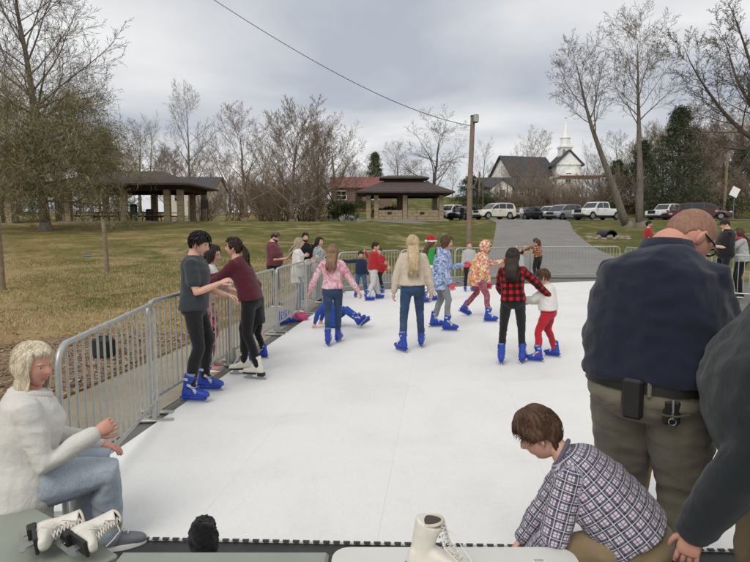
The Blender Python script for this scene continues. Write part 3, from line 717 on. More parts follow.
def left_pavilion(x0, x1, Y, D, label, ridge_l, ridge_r, eave_h=2.75, cols=()):
    z0 = terr((x0 + x1) / 2, Y) + .02; cx = (x0 + x1) / 2; W = x1 - x0
    o = thing('picnic_pavilion', label, 'pavilion', (cx, Y + D / 2, z0))
    s = MB(); s.box((0, 0, -.15), (W + .4, D + .4, .46)); s.build('slab', CONCRETE, o)
    for x in cols:
        for y in (-D / 2 + .35, D / 2 - .35): column(o, x - cx, y, .08, eave_h, .46)
    b = MB()
    for y in (-D / 2 + .35, D / 2 - .35): b.box((0, y, eave_h + .12), (W - .2, .3, .42))
    for x in (-W / 2 + .3, W / 2 - .3): b.box((x, 0, eave_h + .11), (.28, D - 1.0, .40))
    b.build('beam', WOOD_DK, o)
    cl = MB(); cl.box((0, 0, eave_h + .36), (W - .3, D - .4, .05)); cl.build('ceiling', WOOD_DK, o)
    rf = MB(); hip_roof(rf, -W / 2 - .7, W / 2 + .7, -D / 2 - .7, D / 2 + .7, eave_h + .45, eave_h + 1.75, 0, max(W / 2 - D * .42, .6), .12); rf.build('roof', SHINGLE, o)
    return o, z0
Y1 = 45.0
xa, xb = at(62, 222, Y1).x, at(184, 222, Y1).x
left_pavilion(xa, xb, Y1, 7.0, 'long dark roofed pavilion with block piers behind the olive tree', 0, 0, 2.6, [xa + .4, xa + (xb - xa) * .5, xb - 1.4, xb - .35])
xc, xd = at(-60, 222, Y1 - 1).x, at(12, 222, Y1 - 1).x
left_pavilion(xc, xd, Y1 - 1, 9.0, 'dark roofed pavilion cut by the left picture edge', 0, 0, 2.6, [xc + .4, xd - 1.15, xd - .35])

# picnic tables with planks
def picnic_table():
    o = thing('picnic_table', 'red stained picnic table', 'picnic table')
    for i in range(4):
        b = MB(); b.bbox((0, -.3 + .2 * i, .76), (2.4, .185, .045), .006); b.build('top_plank', WOOD_RED, o)
    for s in (-1, 1):
        b = MB(); b.bbox((0, s * .68, .46), (2.4, .26, .045), .006); b.build('seat_plank', WOOD_RED, o)
    for x in (-.9, .9):
        b = MB()
        for s in (-1, 1): b.tube([(x, s * .62, 0), (x, s * .22, .735)], .045, 4)
        b.box((x, 0, .41), (.045, 1.5, .09)); b.build('trestle', WOOD_RED, o)
    return o
pt = picnic_table(); ptk = {pt.name: children_of(pt)}
spots = [(x, y) for y in (Y1 + 1.6, Y1 + 4.6) for x in np.arange(xa + 1.4, xb - 2.6, 2.75)]
for i, (x, y) in enumerate(spots):
    o = pt if i == 0 else copy_tree(pt, None, ptk)
    o.location = (x, y, terr(x, Y1) + .10)
    row = 'front' if y < Y1 + 3 else 'back'
    tag(o, 'red stained picnic table, %s from the left in the %s pavilion row' % (ORD[i % (len(spots) // 2)], row), 'picnic table', 'picnic tables under the pavilion')
for i, px in enumerate((-22, -2)):
    o = copy_tree(pt, None, ptk); p = at(px, 222, Y1 + 1.5); o.location = (p.x, p.y, terr(p.x, Y1 - 1) + .1)
    tag(o, ('red picnic table at the far left edge pavilion', 'red picnic table beside the edge pavilion piers')[i], 'picnic table', 'picnic tables under the pavilion')
# litter bins
def litter_bin(px, py, Y, label, h=.95):
    p = at(px, py, Y); o = thing('litter_bin', label, 'bin', (p.x, Y, terr(p.x, Y) + .1))
    b = MB(); b.tube([(0, 0, 0), (0, 0, .06), (0, 0, h * .85)], [.24, .27, .30], 14); b.build('barrel', PLASTIC_GRN, o, True)
    l = MB(); l.tube([(0, 0, h * .85), (0, 0, h * .9), (0, 0, h)], [.33, .33, .2], 14); l.build('lid', METAL_DK, o, True)
litter_bin(134, 222, Y1 + 1.2, 'green litter bin under the left pavilion', 1.35)
litter_bin(150, 222, Y1 + 1.6, 'dark litter bin beside the left pavilion pier', .95)
# notice board
p = at(205, 222, 46.5); o = thing('notice_board', 'dark notice board on two legs right of the left pavilion', 'sign', (p.x, 46.5, terr(p.x, 46.5)))
for s in (-1, 1):
    b = MB(); b.box((s * .25, 0, .8), (.08, .08, 1.6)); b.build('post', WOOD_DK, o)
b = MB(); b.bbox((0, 0, 1.42), (.62, .1, .75), .02); b.build('board', WOOD_DK, o)

def window(parent, x, z, w, h, y=0.0, frame=WHITE_P, n=(2, 2), M=None):
    """frame, pane and muntins on a facade facing -y"""
    f = MB()
    for dx in (-w / 2, w / 2): f.box((x + dx, y - .03, z), (.09, .1, h + .09))
    for dz in (-h / 2, h / 2): f.box((x, y - .031, z + dz), (w - .09, .1, .09))
    fo = f.build('window', frame, parent)
    p_ = MB(); p_.box((x, y, z), (w - .06, .03, h - .06)); p_.build('pane', DARK_GLASS, fo)
    m_ = MB()
    for i in range(1, n[0]): m_.box((x - w / 2 + w * i / n[0], y - .022, z), (.04, .03, h - .1))
    for i in range(1, n[1]): m_.box((x, y - .024, z - h / 2 + h * i / n[1]), (w - .1, .03, .04))
    if m_.v: m_.build('muntin', frame, fo)

def gable_house(cx, Y, z0, W, D, wall_h, roof_h, name, label, wallm, roofm, along='x', wins=(), over=.4, cat='house'):
    o = thing(name, label, cat, (cx, Y, z0))
    w = MB()
    if along == 'x':
        w.prism([(0, -1), (D, -1), (D, wall_h), (D / 2, wall_h + roof_h), (0, wall_h)], -W / 2, W / 2, 'x')
    else:
        w.prism([(-W / 2, -1), (W / 2, -1), (W / 2, wall_h), (0, wall_h + roof_h), (-W / 2, wall_h)], 0, D, 'y')
    w.build('wall', wallm, o)
    r_ = MB(); t = .16
    if along == 'x':
        for sgn in (0, 1):
            e_, k = (-over, 0) if sgn == 0 else (D + over, D)
            sl = roof_h / (D / 2); ze = wall_h - over * sl
            r_.prism([(e_, ze + .02), (D / 2, wall_h + roof_h + .02), (D / 2, wall_h + roof_h + t), (e_, ze + t)], -W / 2 - over, W / 2 + over, 'x')
    else:
        for sgn in (-1, 1):
            sl = roof_h / (W / 2); ze = wall_h - over * sl; e_ = sgn * (W / 2 + over)
            r_.prism([(e_, ze + .02), (0, wall_h + roof_h + .02), (0, wall_h + roof_h + t), (e_, ze + t)], -over, D + over, 'y')
    r_.build('roof', roofm, o)
    for (x, z, ww, hh) in wins: window(o, x, z, ww, hh)
    return o
# red roofed house
Y = 84.0; a, c = at(331, 205, Y), at(392, 205, Y)
z0 = max(terr((a.x + c.x) / 2, Y) - .3, at(350, 207, Y).z)
o = gable_house((a.x + c.x) / 2, Y, z0, c.x - a.x, 8, 2.9, 1.7, 'house', 'low brick house with red metal roof left of the pavilion', BRICK_M, RED_ROOF, wins=[(-3.0, 1.7, 1.5, 1.3), (1.8, 1.7, 1.5, 1.3)])
b = MB(); b.box((-.4, -.03, 1.1), (1.0, .08, 2.1)); d_ = b.build('door', WOOD_DK, o); b = MB(); b.box((-.05, -.09, 1.1), (.06, .05, .14)); b.build('handle', METAL_GREY, d_)
b = MB(); b.box((0, -.6, .35), (c.x - a.x - 1, 1.0, 1.1))
bush(352, 198, 208, 80, 7.0, 'clipped dark hedge in front of the red roof house', LEAF_HEDGE, 'hedge', 3, 3500, .16, 'hedge')
# pale house behind the left trees
Y = 92.0; a, c = at(168, 200, Y), at(214, 200, Y); z0 = terr((a.x + c.x) / 2, Y)
gable_house((a.x + c.x) / 2, Y, z0, c.x - a.x, 8, 4.2, 2.2, 'house', 'pale two storey house glimpsed behind the bare left trees', SIDING, SHINGLE_GREY, wins=[(-2.2, 3, 1, 1.4), (0, 3, 1, 1.4), (2.2, 3, 1, 1.4)])
Y = 96.0; a, c = at(258, 200, Y), at(286, 200, Y); z0 = terr((a.x + c.x) / 2, Y)
gable_house((a.x + c.x) / 2, Y, z0, c.x - a.x, 7, 2.6, 1.8, 'house', 'white low house behind the tan tree clump', WHITE_P, SHINGLE_GREY, wins=[(-1.2, 1.5, .9, 1.1), (1.2, 1.5, .9, 1.1)])
Y = 100.0; a, c = at(700, 180, Y), at(732, 180, Y); z0 = at(700, 176, Y).z - 3.4
gable_house((a.x + c.x) / 2, Y, z0, c.x - a.x, 7, 3.4, 1.7, 'house', 'cream house half hidden by the right hand trees', SIDING, SHINGLE_GREY, wins=[(-1.4, 2.0, 1, 1.3), (1.4, 2.0, 1, 1.3)])

# -- the church
def church():
    Y = 112.0; k = Y / F_PX
    zb = at(500, 196, Y).z
    # nave: gable end to the left, long slope facing the camera
    a, c = at(510, 195, Y), at(560, 195, Y); W = c.x - a.x
    eave = at(520, 176.5, Y).z; top = at(510, 158, Y + 5).z
    o = thing('church', 'white church with grey roof and tall pointed steeple', 'church', ((a.x + c.x) / 2, Y, zb))
    D = 10.0; wh = eave - zb; rh = top - eave
    w = MB(); w.prism([(0, -1.5), (D, -1.5), (D, wh), (D / 2, wh + rh), (0, wh)], -W / 2, W / 2, 'x'); w.build('wall', WHITE_P, o).rotation_euler.z = R(15)
    r_ = MB()
    for s_ in (0, 1):
        e_ = -.5 if s_ == 0 else D + .5; sl = rh / (D / 2)
        r_.prism([(e_, wh - .5 * sl + .02), (D / 2, wh + rh + .02), (D / 2, wh + rh + .3), (e_, wh - .5 * sl + .3)], -W / 2 - .5, W / 2 + .3, 'x')
    r_.build('roof', SHINGLE_GREY, o).rotation_euler.z = R(15)
    # tower and steeple
    tx = at(567, 190, Y).x - o.location.x; tw = 17.5 * k
    y_of = lambda py: at(567, py, Y).z - zb
    t = MB(); t.box((tx, 2.0, (y_of(165) - 1.5) / 2), (tw * 1.35, 5.0, y_of(165) + 1.5)); tower = t.build('tower', WHITE_P, o)
    for s_ in (-1,): window(tower, tx, y_of(178), 1.1, 1.9, -.55, WHITE_P, (2, 3))
    pd = MB(); hw = tw * .72; pd.prism([(tx - hw, y_of(165)), (tx + hw, y_of(165)), (tx, y_of(152))], -.8, 4.6, 'y'); pd.build('pediment', WHITE_P, tower)
    rr = MB()
    for s_ in (-1, 1): rr.prism([(tx + s_ * (hw + .4), y_of(166.5)), (tx, y_of(151.5)), (tx, y_of(149.8)), (tx + s_ * (hw + .4), y_of(164.8))], -1.1, 4.9, 'y')
    rr.build('tower_roof', SHINGLE_GREY, tower)
    b1 = MB(); b1.box((tx, 2, (y_of(160) + y_of(146)) / 2), (tw * .62, tw * .62, y_of(146) - y_of(160))); b1.box((tx, 2, y_of(146)), (tw * .72, tw * .72, .35)); b1.build('belfry', WHITE_P, tower)
    b2 = MB(); b2.tube([(tx, 2, y_of(146)), (tx, 2, y_of(137)), (tx, 2, y_of(136.8))], [tw * .30, tw * .28, tw * .33], 8); b2.build('lantern', WHITE_P, tower)
    for dx in (-.16, .16):
        l_ = MB(); l_.box((tx + dx * tw, 2 - tw * .32, y_of(152)), (.55, .12, 1.3)); l_.build('louvre', simple('louvre_grey', '8c8a86', .8), tower)
    sp = MB(); sp.tube([(tx, 2, y_of(137)), (tx, 2, y_of(128)), (tx, 2, y_of(117))], [tw * .25, tw * .14, .05], 8); sp.build('spire', WHITE_P, tower)
    fx = MB(); fx.tube([(tx, 2, y_of(117.2)), (tx, 2, y_of(115.5))], [.06, .05], 6); fx.box((tx, 2, y_of(116.2)), (.5, .07, .07)); fx.build('cross', METAL_GREY, tower)
    # porch canopy on thin posts to the right
    pr = MB(); pa, pb = at(556, 180, Y - 6), at(602, 180, Y - 6)
    pr.box(((pa.x + pb.x) / 2 - o.location.x, -5, y_of(179)), (pb.x - pa.x, 6, .5)); pr.build('porch_roof', WHITE_P, o)
    fa = MB(); fa.box(((pa.x + pb.x) / 2 - o.location.x, -8.05, y_of(180)), (pb.x - pa.x, .1, .35)); fa.build('fascia', RED_ROOF, o)
    for i in range(5):
        q = MB(); q.tube([(pa.x - o.location.x + .5 + i * (pb.x - pa.x - 1) / 4, -7.6, -1), (pa.x - o.location.x + .5 + i * (pb.x - pa.x - 1) / 4, -7.6, y_of(179.5))], .14, 8); q.build('porch_post', WHITE_P, o)
church()
Y = 98.0; a, c = at(484, 204, Y), at(552, 204, Y); z0 = terr((a.x + c.x) / 2, Y) - .6
o = gable_house((a.x + c.x) / 2, Y, z0, c.x - a.x, 8, at(500, 187, Y).z - z0, 1.8, 'church_hall', 'low grey hall with dark roof in front of the church', simple('grey_siding', '77736d', .8, var=.12), SHINGLE_GREY, wins=[(x, 2.2, .9, 1.3) for x in (-4, 0.5, 2, 3.5)], cat='building')
Y = 96.0; b_ = at(502, 200, Y)
gable_house(b_.x, Y, z0, 3.4, 3.0, 3.0, 1.2, 'entrance_porch', 'small white gabled porch of the grey hall', WHITE_P, SHINGLE_GREY, 'y', [(0, 1.9, 1.0, 1.3)], .3, 'porch')

# ------------------------------------------------------------------ poles, posts, wire
def light_pole():
    Y = 31.0; p = at(469, 243, Y); z0 = terr(p.x, Y); top = at(472, 117, Y).z
    o = thing('light_pole', 'tall brown wooden pole with floodlight on top', 'pole', (p.x, Y, z0))
    h = top - z0
    b = MB(); b.tube([(0, 0, -.3), (0, 0, h * .5), (.10, 0, h)], [.165, .145, .12], 12); b.build('shaft', WOOD_POLE, o, True)
    l = MB(); l.bbox((.22, -.15, h - .12), (.30, .34, .42), .04); f_ = l.build('floodlight', METAL_GREY, o)
    g = MB(); g.box((.22, -.325, h - .12), (.24, .02, .34)); g.build('lens', simple('lamp_lens', 'a8aaa4', .2), f_)
    l = MB(); l.bbox((.16, .1, h + .04), (.34, .2, .14), .03); l.build('bracket', METAL_DK, o)
    l = MB(); l.tube([(.1, 0, h - .45), (.2, -.1, h - .3)], .02, 6); l.build('conduit', METAL_DK, o)
    return Vector((p.x + .08, Y, top - .35))
ptop = light_pole()
c = MB(); q0 = at(128, -58, 14.0); q1 = Vector((ptop.x - .05, ptop.y + .02, ptop.z - .12)); pts = []
for i in range(33):
    t = i / 32; p = q0.lerp(q1, t); p.z -= 4 * 0.72 * t * (1 - t); pts.append(p)
c.tube(pts, [.008 + .009 * i / 32 for i in range(33)], 6)
tag(c.build('overhead_cable', simple('cable_black', '1b1b1d', .6)), 'black overhead cable sagging down to the wooden pole', 'cable')
def post(px, base, top, Y, r_, label, lean=0.0, name='wooden_post'):
    p = at(px, base, Y); z0 = terr(p.x, Y); h = at(px, top, Y).z - z0
    b = MB(); pts = [(lean * t * h + .012 * math.sin(t * 5), .01 * math.cos(t * 7), -.2 + (h + .2) * t) for t in (0, .2, .45, .7, .93, 1)]
    b.tube(pts, [r_ * 1.08, r_ * 1.03, r_, r_ * .97, r_ * .93, r_ * .8], 12)
    o = b.build(name, WOOD_POST, None, True); o.location = (p.x, Y, z0)
    return tag(o, label, 'post')
post(107, 270, 219, 18.2, .07, 'weathered grey wooden post on the lawn left of the skaters', -.02)
post(2, 292, 216, 15.0, .085, 'grey wooden post at the left picture edge', 0)
post(479, 210, 172, 76, .13, 'thin far utility pole right of the light pole')
post(724, 205, 130, 70, .17, 'tan utility pole behind the maroon minivan', .01, 'utility_pole')
p = at(733, 215, 66); o = thing('road_sign', 'white road sign on a post at the right edge', 'sign', (p.x, 66, terr(p.x, 66)))
h = at(733, 186, 66).z - terr(p.x, 66)
b = MB(); b.tube([(0, 0, -.2), (0, 0, h)], .05, 8); b.build('post', METAL_GREY, o)
b = MB(); b.bbox((0, -.07, h - .7), (.95, .05, 1.1), .02, Matrix.Rotation(R(25), 3, 'Y')); b.build('panel', WHITE_P, o)
# culvert with rubble
p = at(612, 229, 37.0); o = thing('culvert_pipe', 'black culvert pipe mouth on the grass by the drive', 'pipe', (p.x, 37, terr(p.x, 37) + .12))
b = MB(); b.rings([[Vector((math.cos(a) * r_, y, math.sin(a) * r_)) for a in np.linspace(0, 6.283, 17)[:-1]] for r_, y in ((.40, 0), (.40, 1.6), (.34, 1.6), (.34, 0), (.40, 0))], caps=False); b.build('pipe_wall', METAL_DK, o, True)
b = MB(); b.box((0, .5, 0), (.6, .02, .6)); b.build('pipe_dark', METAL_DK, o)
STONE = simple('rubble_stone', '8a8172', .9, var=.25, scale=3, bump_s=.5, bump_scale=12)
rr_ = random.Random(5)
for i in range(12):
    px = 588 + i * 3.9 + rr_.uniform(-2, 2); q = at(px, 230, 36.4 + rr_.uniform(-.6, .9)); b = MB()
    b.ell((0, 0, 0), (rr_.uniform(.12, .3), rr_.uniform(.12, .25), rr_.uniform(.08, .16)), 7, 5, Matrix.Rotation(rr_.uniform(0, 3), 3, 'Z'))
    b.v = [tuple(Vector(v) * (1 + .25 * noise.noise(Vector(v) * 7 + Vector((i, 0, 0))))) for v in b.v]
    s = b.build('rubble_stone', STONE); s.location = (q.x, q.y, terr(q.x, q.y) + .05)
    tag(s, 'tan rubble stone by the culvert, %s from the left' % ORD[i], 'stone', 'rubble by the culvert')
p = G(88, 261.5, .38); b = MB(); b.bbox((0, 0, .02), (.26, .12, .05), .02); s = b.build('litter', simple('blue_plastic', '4a78b8', .5)); s.location = (p.x, p.y, terr(p.x, p.y) + .01); tag(s, 'scrap of blue plastic litter on the brown lawn', 'litter')
# ================================================================== parked cars
def paint(name, col, metal=0.0):
    if name in MATS: return MATS[name]
    m, nt, b = new_mat(name); c = hexc(col); f = noi(nt, coord(nt), 2.5, 5)
    nt.links.new(ramp(nt, f, [(.3, tuple(x * .9 for x in c)), (.7, c)]), b.inputs['Base Color'])
    b.inputs['Roughness'].default_value = .32; b.inputs['Coat Weight'].default_value = .6; b.inputs['Coat Roughness'].default_value = .1; b.inputs['Metallic'].default_value = metal
    MATS[name] = m; return m
TYRE = simple('tyre', '161616', .85); RIM = simple('rim', '9a9c9e', .35, .9); TRIM = simple('car_trim', '1a1b1d', .5)
GLASS_C = simple('car_glass', '1c2226', .08, spec=.8); LAMP_W = simple('headlamp', 'c9cdd0', .12, spec=.8); LAMP_R = simple('tail_lamp', '7d1413', .25); PLATE = simple('number_plate', 'c9cac4', .5)
def wheel_meshes(r, w=.22):
    t = MB(); t.rings([[Vector((math.cos(a) * rr, y, math.sin(a) * rr)) for a in np.linspace(0, 6.2832, 21)[:-1]] for rr, y in ((r * .64, -w / 2), (r * .95, -w / 2), (r, -w * .35), (r, w * .35), (r * .95, w / 2), (r * .64, w / 2))])
    m = MB(); m.rings([[Vector((math.cos(a) * rr, y, math.sin(a) * rr)) for a in np.linspace(0, 6.2832, 21)[:-1]] for rr, y in ((r * .64, -w * .52), (r * .60, -w * .48), (r * .56, -w * .30), (r * .15, -w * .36))])
    for i in range(5):
        a = i * 1.2566; m.box((math.cos(a) * r * .33, -w * .45, math.sin(a) * r * .33), (r * .55, .03, r * .14), Matrix.Rotation(-a, 3, 'Y'))
    return t.mesh('tyre', TYRE, True), m.mesh('rim', RIM, True)
WM = {}
SPEC = {  # length, width, height, wheel radius, wheel x, lower profile (x, z top), greenhouse polygon, side windows
 'suv': dict(L=4.65, W=1.84, r=.36, wx=(1.38, -1.36), top=[(-2.3, .95), (-2.25, 1.05), (-1.2, 1.06), (.6, 1.04), (1.2, 1.0), (2.0, .90), (2.28, .74)], gh=[(-2.22, 1.05), (-1.95, 1.62), (-1.4, 1.71), (-.2, 1.70), (.25, 1.62), (1.08, 1.02)], wins=[(-1.85, -1.0), (-.92, -.08), (0, .78)], lamp=.82),
 'van': dict(L=5.05, W=1.95, r=.35, wx=(1.55, -1.5), top=[(-2.5, .9), (-2.45, 1.08), (-1.2, 1.08), (.9, 1.05), (1.6, .98), (2.25, .82), (2.5, .66)], gh=[(-2.42, 1.06), (-2.2, 1.66), (-1.6, 1.76), (.2, 1.75), (.75, 1.64), (1.75, .98)], wins=[(-2.1, -1.1), (-1.0, .0), (.1, 1.15)], lamp=.78),
 'sedan': dict(L=4.7, W=1.82, r=.33, wx=(1.42, -1.38), top=[(-2.33, .82), (-2.28, .96), (-1.6, .98), (.7, .92), (1.4, .86), (2.1, .74), (2.32, .6)], gh=[(-1.95, .96), (-1.0, 1.38), (-.5, 1.45), (.2, 1.43), (.5, 1.36), (1.25, .90)], wins=[(-1.3, -.45), (-.38, .75)], lamp=.66),
 'pickup': dict(L=5.8, W=2.0, r=.40, wx=(1.75, -1.85), top=[(-2.88, 1.05), (-2.84, 1.18), (-1.0, 1.18), (.9, 1.2), (1.3, 1.2), (2.6, 1.10), (2.86, .9)], gh=[(-.95, 1.18), (-.82, 1.82), (-.5, 1.90), (.55, 1.88), (.75, 1.82), (1.35, 1.2)], wins=[(-.72, .08), (.16, 1.0)], lamp=.95),
}
def car(kind, pm, name, label, x, y, rz, z=None, plate=True):
    S = SPEC[kind]; W = S['W'] / 2
    o = thing(name, label, 'pickup truck' if kind == 'pickup' else 'car', (x, y, terr(x, y) + .05 if z is None else z), rz, 'cars in the car park')
    if kind not in WM: WM[kind] = build_car_meshes(kind, S)
    M = WM[kind]
    for nm, me, par in M['parts']:
        ob = link_mesh(nm, me, o)
        if nm in ('body', 'cab', 'hood_panel', 'tailgate'):
            ob.material_slots[0].link = 'OBJECT'; ob.material_slots[0].material = pm
    for sx in S['wx']:
        for sy in (-1, 1):
            w = link_mesh('wheel', M['tyre'], o); w.location = (sx, sy * (W - .12), S['r']); w.rotation_euler = (0, 0, 0 if sy < 0 else math.pi)
            link_mesh('rim', M['rim'], w)
    return o
def build_car_meshes(kind, S):
    W = S['W'] / 2; parts = []; top = S['top']; L = S['L'] / 2; zb = .26 if kind != 'pickup' else .42
    b = MB(); rings = []
    n = 26; xs_ = [-L + 2 * L * i / n for i in range(n + 1)]
    def ztop(x):
        for (x0, z0), (x1, z1) in zip(top, top[1:]):
            if x0 <= x <= x1: return z0 + (z1 - z0) * (x - x0) / (x1 - x0)
        return top[0][1] if x < top[0][0] else top[-1][1]
    for x in xs_:
        e = max(abs(x) - (L - .45), 0) / .45; w = W * (1 - .16 * e * e); zt = ztop(x); lo = zb + .16 * e * e
        for wx in S['wx']:                      # wheel arches cut into the lower edge
            d = abs(x - wx); ar = S['r'] * 1.18
            if d < ar: lo = max(lo, S['r'] + math.sqrt(ar * ar - d * d) * .98)
        sh = zt - .08
        rings.append([Vector(p) for p in ((x, -w * .9, lo), (x, -w, lo + .06 if lo < .5 else lo + .01), (x, -w * 1.0, (lo + sh) / 2 + .04), (x, -w * .965, sh), (x, -w * .86, zt), (x, 0, zt + .025), (x, w * .86, zt), (x, w * .965, sh), (x, w, (lo + sh) / 2 + .04), (x, w, lo + .06 if lo < .5 else lo + .01), (x, w * .9, lo))])
    b.rings(rings); parts.append(('body', b.mesh('body', TRIM, True), None))
    u = MB(); u.box((0, 0, S['r'] + .02), (2 * L - .5, W * 1.5, S['r'] * .9)); parts.append(('underbody', u.mesh('underbody', TRIM), None))
    gh = S['gh']; tw = W * .76; bw = W * .90; zlo, zhi = gh[0][1], max(p[1] for p in gh)
    hw = lambda z: bw + (tw - bw) * max(0, (z - zlo)) / (zhi - zlo)
    g = MB(); N = len(gh); pl = [(p[0], p[1] - (.04 if i in (0, N - 1) else 0)) for i, p in enumerate(gh)]
    g.rings([[Vector((p[0], -hw(p[1]), p[1])) for p in pl], [Vector((p[0], hw(p[1]), p[1])) for p in pl]]); parts.append(('cab', g.mesh('cab', TRIM, True), None))
    # side glass, windscreen, rear glass: thin panes set proud
    def zl(x, side):  # greenhouse outline height at x
        best = zlo
        for (x0, z0), (x1, z1) in zip(gh, gh[1:]):
            if x0 <= x <= x1: best = max(best, z0 + (z1 - z0) * (x - x0) / (x1 - x0))
        return best
    for s in (-1, 1):
        for x0, x1 in S['wins']:
            m = MB(); zb_ = zlo + .06; pts = []
            for x in (x0, x1): pts.append((x, zb_))
            for x in (x1, (x0 + x1) / 2, x0): pts.append((x, max(zb_ + .04, zl(x, s) - .10)))
            m.rings([[Vector((p[0], s * (hw(p[1]) + d), p[1])) for p in pts] for d in (-.01, .008)]); parts.append(('side_window', m.mesh('side_window', GLASS_C), None))
    def pane(i, j, nm):
        a, c_ = Vector((gh[i][0], 0, gh[i][1])), Vector((gh[j][0], 0, gh[j][1])); d = (c_ - a); nrm_ = Vector((d.z, 0, -d.x)).normalized()
        if nrm_.z < 0: nrm_ = -nrm_
        a2, c2 = a + d * .10, a + d * .92; m = MB(); r_ = []
        for off in (-.01, .008):
            r_.append([Vector((q.x, sg * (hw(q.z) - .09), q.z)) + nrm_ * off for q, sg in ((a2, -1), (a2, 1), (c2, 1), (c2, -1))])
        m.rings(r_); parts.append((nm, m.mesh(nm, GLASS_C), None))
    pane(len(gh) - 1, len(gh) - 2, 'windscreen'); pane(0, 1, 'rear_window')
    for s in (-1, 1):
        h = MB(); h.bbox((L - .16, s * W * .68, S['lamp']), (.22, W * .42, .15), .03, Matrix.Rotation(s * R(-16), 3, 'Z')); parts.append(('headlight', h.mesh('headlight', LAMP_W), None))
        t = MB(); t.bbox((-L + .06, s * W * .78, S['lamp'] + .08), (.14, W * .24, .28), .03); parts.append(('tail_light', t.mesh('tail_light', LAMP_R), None))
        mi = MB(); mi.ell((gh[-1][0] - .28, s * (W + .06), zlo + .09), (.09, .12, .09), 10, 6); parts.append(('mirror', mi.mesh('mirror', TRIM, True), None))
        hd = MB(); hd.bbox((-.15, s * (W + .005), zlo - .14), (.2, .03, .035), .01); parts.append(('door_handle', hd.mesh('door_handle', RIM), None))
        dl = MB()
        for x in (S['wins'][-1][0] - .05, S['wins'][-1][1] + .12): dl.box((x, s * (W - .003), zlo - .36), (.012, .012, .5))
        parts.append(('door_seam', dl.mesh('door_seam', TRIM), None))
    gr = MB(); gr.bbox((L - .02, 0, S['lamp'] - .05), (.07, W * .95, .22 if kind != 'pickup' else .38), .02); parts.append(('grille', gr.mesh('grille', TRIM), None))
    bp = MB(); bp.bbox((L - .03, 0, zb + .14), (.14, W * 1.6, .14), .04); parts.append(('bumper', bp.mesh('bumper', RIM if kind == 'pickup' else TRIM), None))
    np_ = MB(); np_.box((-L - .01, 0, S['lamp']), (.03, .3, .15)); parts.append(('number_plate', np_.mesh('number_plate', PLATE), None))
    if kind == 'pickup':
        bd = MB(); bd.box((-1.95, 0, 1.195), (1.65, W * 1.62, .03)); parts.append(('truck_bed', bd.mesh('truck_bed', TRIM), None))
    t, r_ = wheel_meshes(S['r']); return dict(parts=parts, tyre=t, rim=r_)
P_WHITE = paint('paint_white', 'e4e3dd'); P_CREAM = paint('paint_pearl', 'd8d3c2'); P_BLACK = paint('paint_black', '17191d'); P_NAVY = paint('paint_navy', '1c2430'); P_SILV = paint('paint_silver', '9fa3a6', .5); P_MAR = paint('paint_maroon', '4a1418'); P_RED = paint('paint_red', '6a1a1c')
def park(kind, pm, label, px, base, Y, deg):
    p = at(px, base, Y); return car(kind, pm, {'suv': 'parked_suv', 'van': 'parked_minivan', 'sedan': 'parked_car', 'pickup': 'parked_pickup'}[kind], label, p.x, Y, R(deg))
park('suv', P_CREAM, 'pearl white SUV parked side on right of the wooden pole', 494, 219, 59.0, 205)
park('suv', P_WHITE, 'white SUV just right of the hip roofed pavilion', 449, 219, 63.0, 235)
park('sedan', P_NAVY, 'dark blue car half hidden behind the wooden pole', 465, 219, 62.0, 225)
park('sedan', P_BLACK, 'low black sedan right of the pearl white SUV', 526, 220, 63.5, 218)
park('suv', P_BLACK, 'black SUV behind the low black sedan', 537, 219, 67.0, 215)
park('suv', P_WHITE, 'white SUV nosing between the black cars and silver van', 549, 219, 66.0, 222)
park('van', P_SILV, 'silver minivan beside the white pickup', 563, 219, 63.0, 218)
park('pickup', P_WHITE, 'white crew cab pickup facing left near the thick trunk', 597, 219, 60.5, 207)
park('pickup', P_WHITE, 'white truck partly hidden behind the maroon minivan', 668, 216, 65.0, 207)
park('sedan', P_RED, 'small dark red car between white truck and maroon minivan', 681, 217, 62.0, 200)
park('van', P_MAR, 'maroon minivan parked below the utility pole facing right', 703, 219, 58.5, -30)
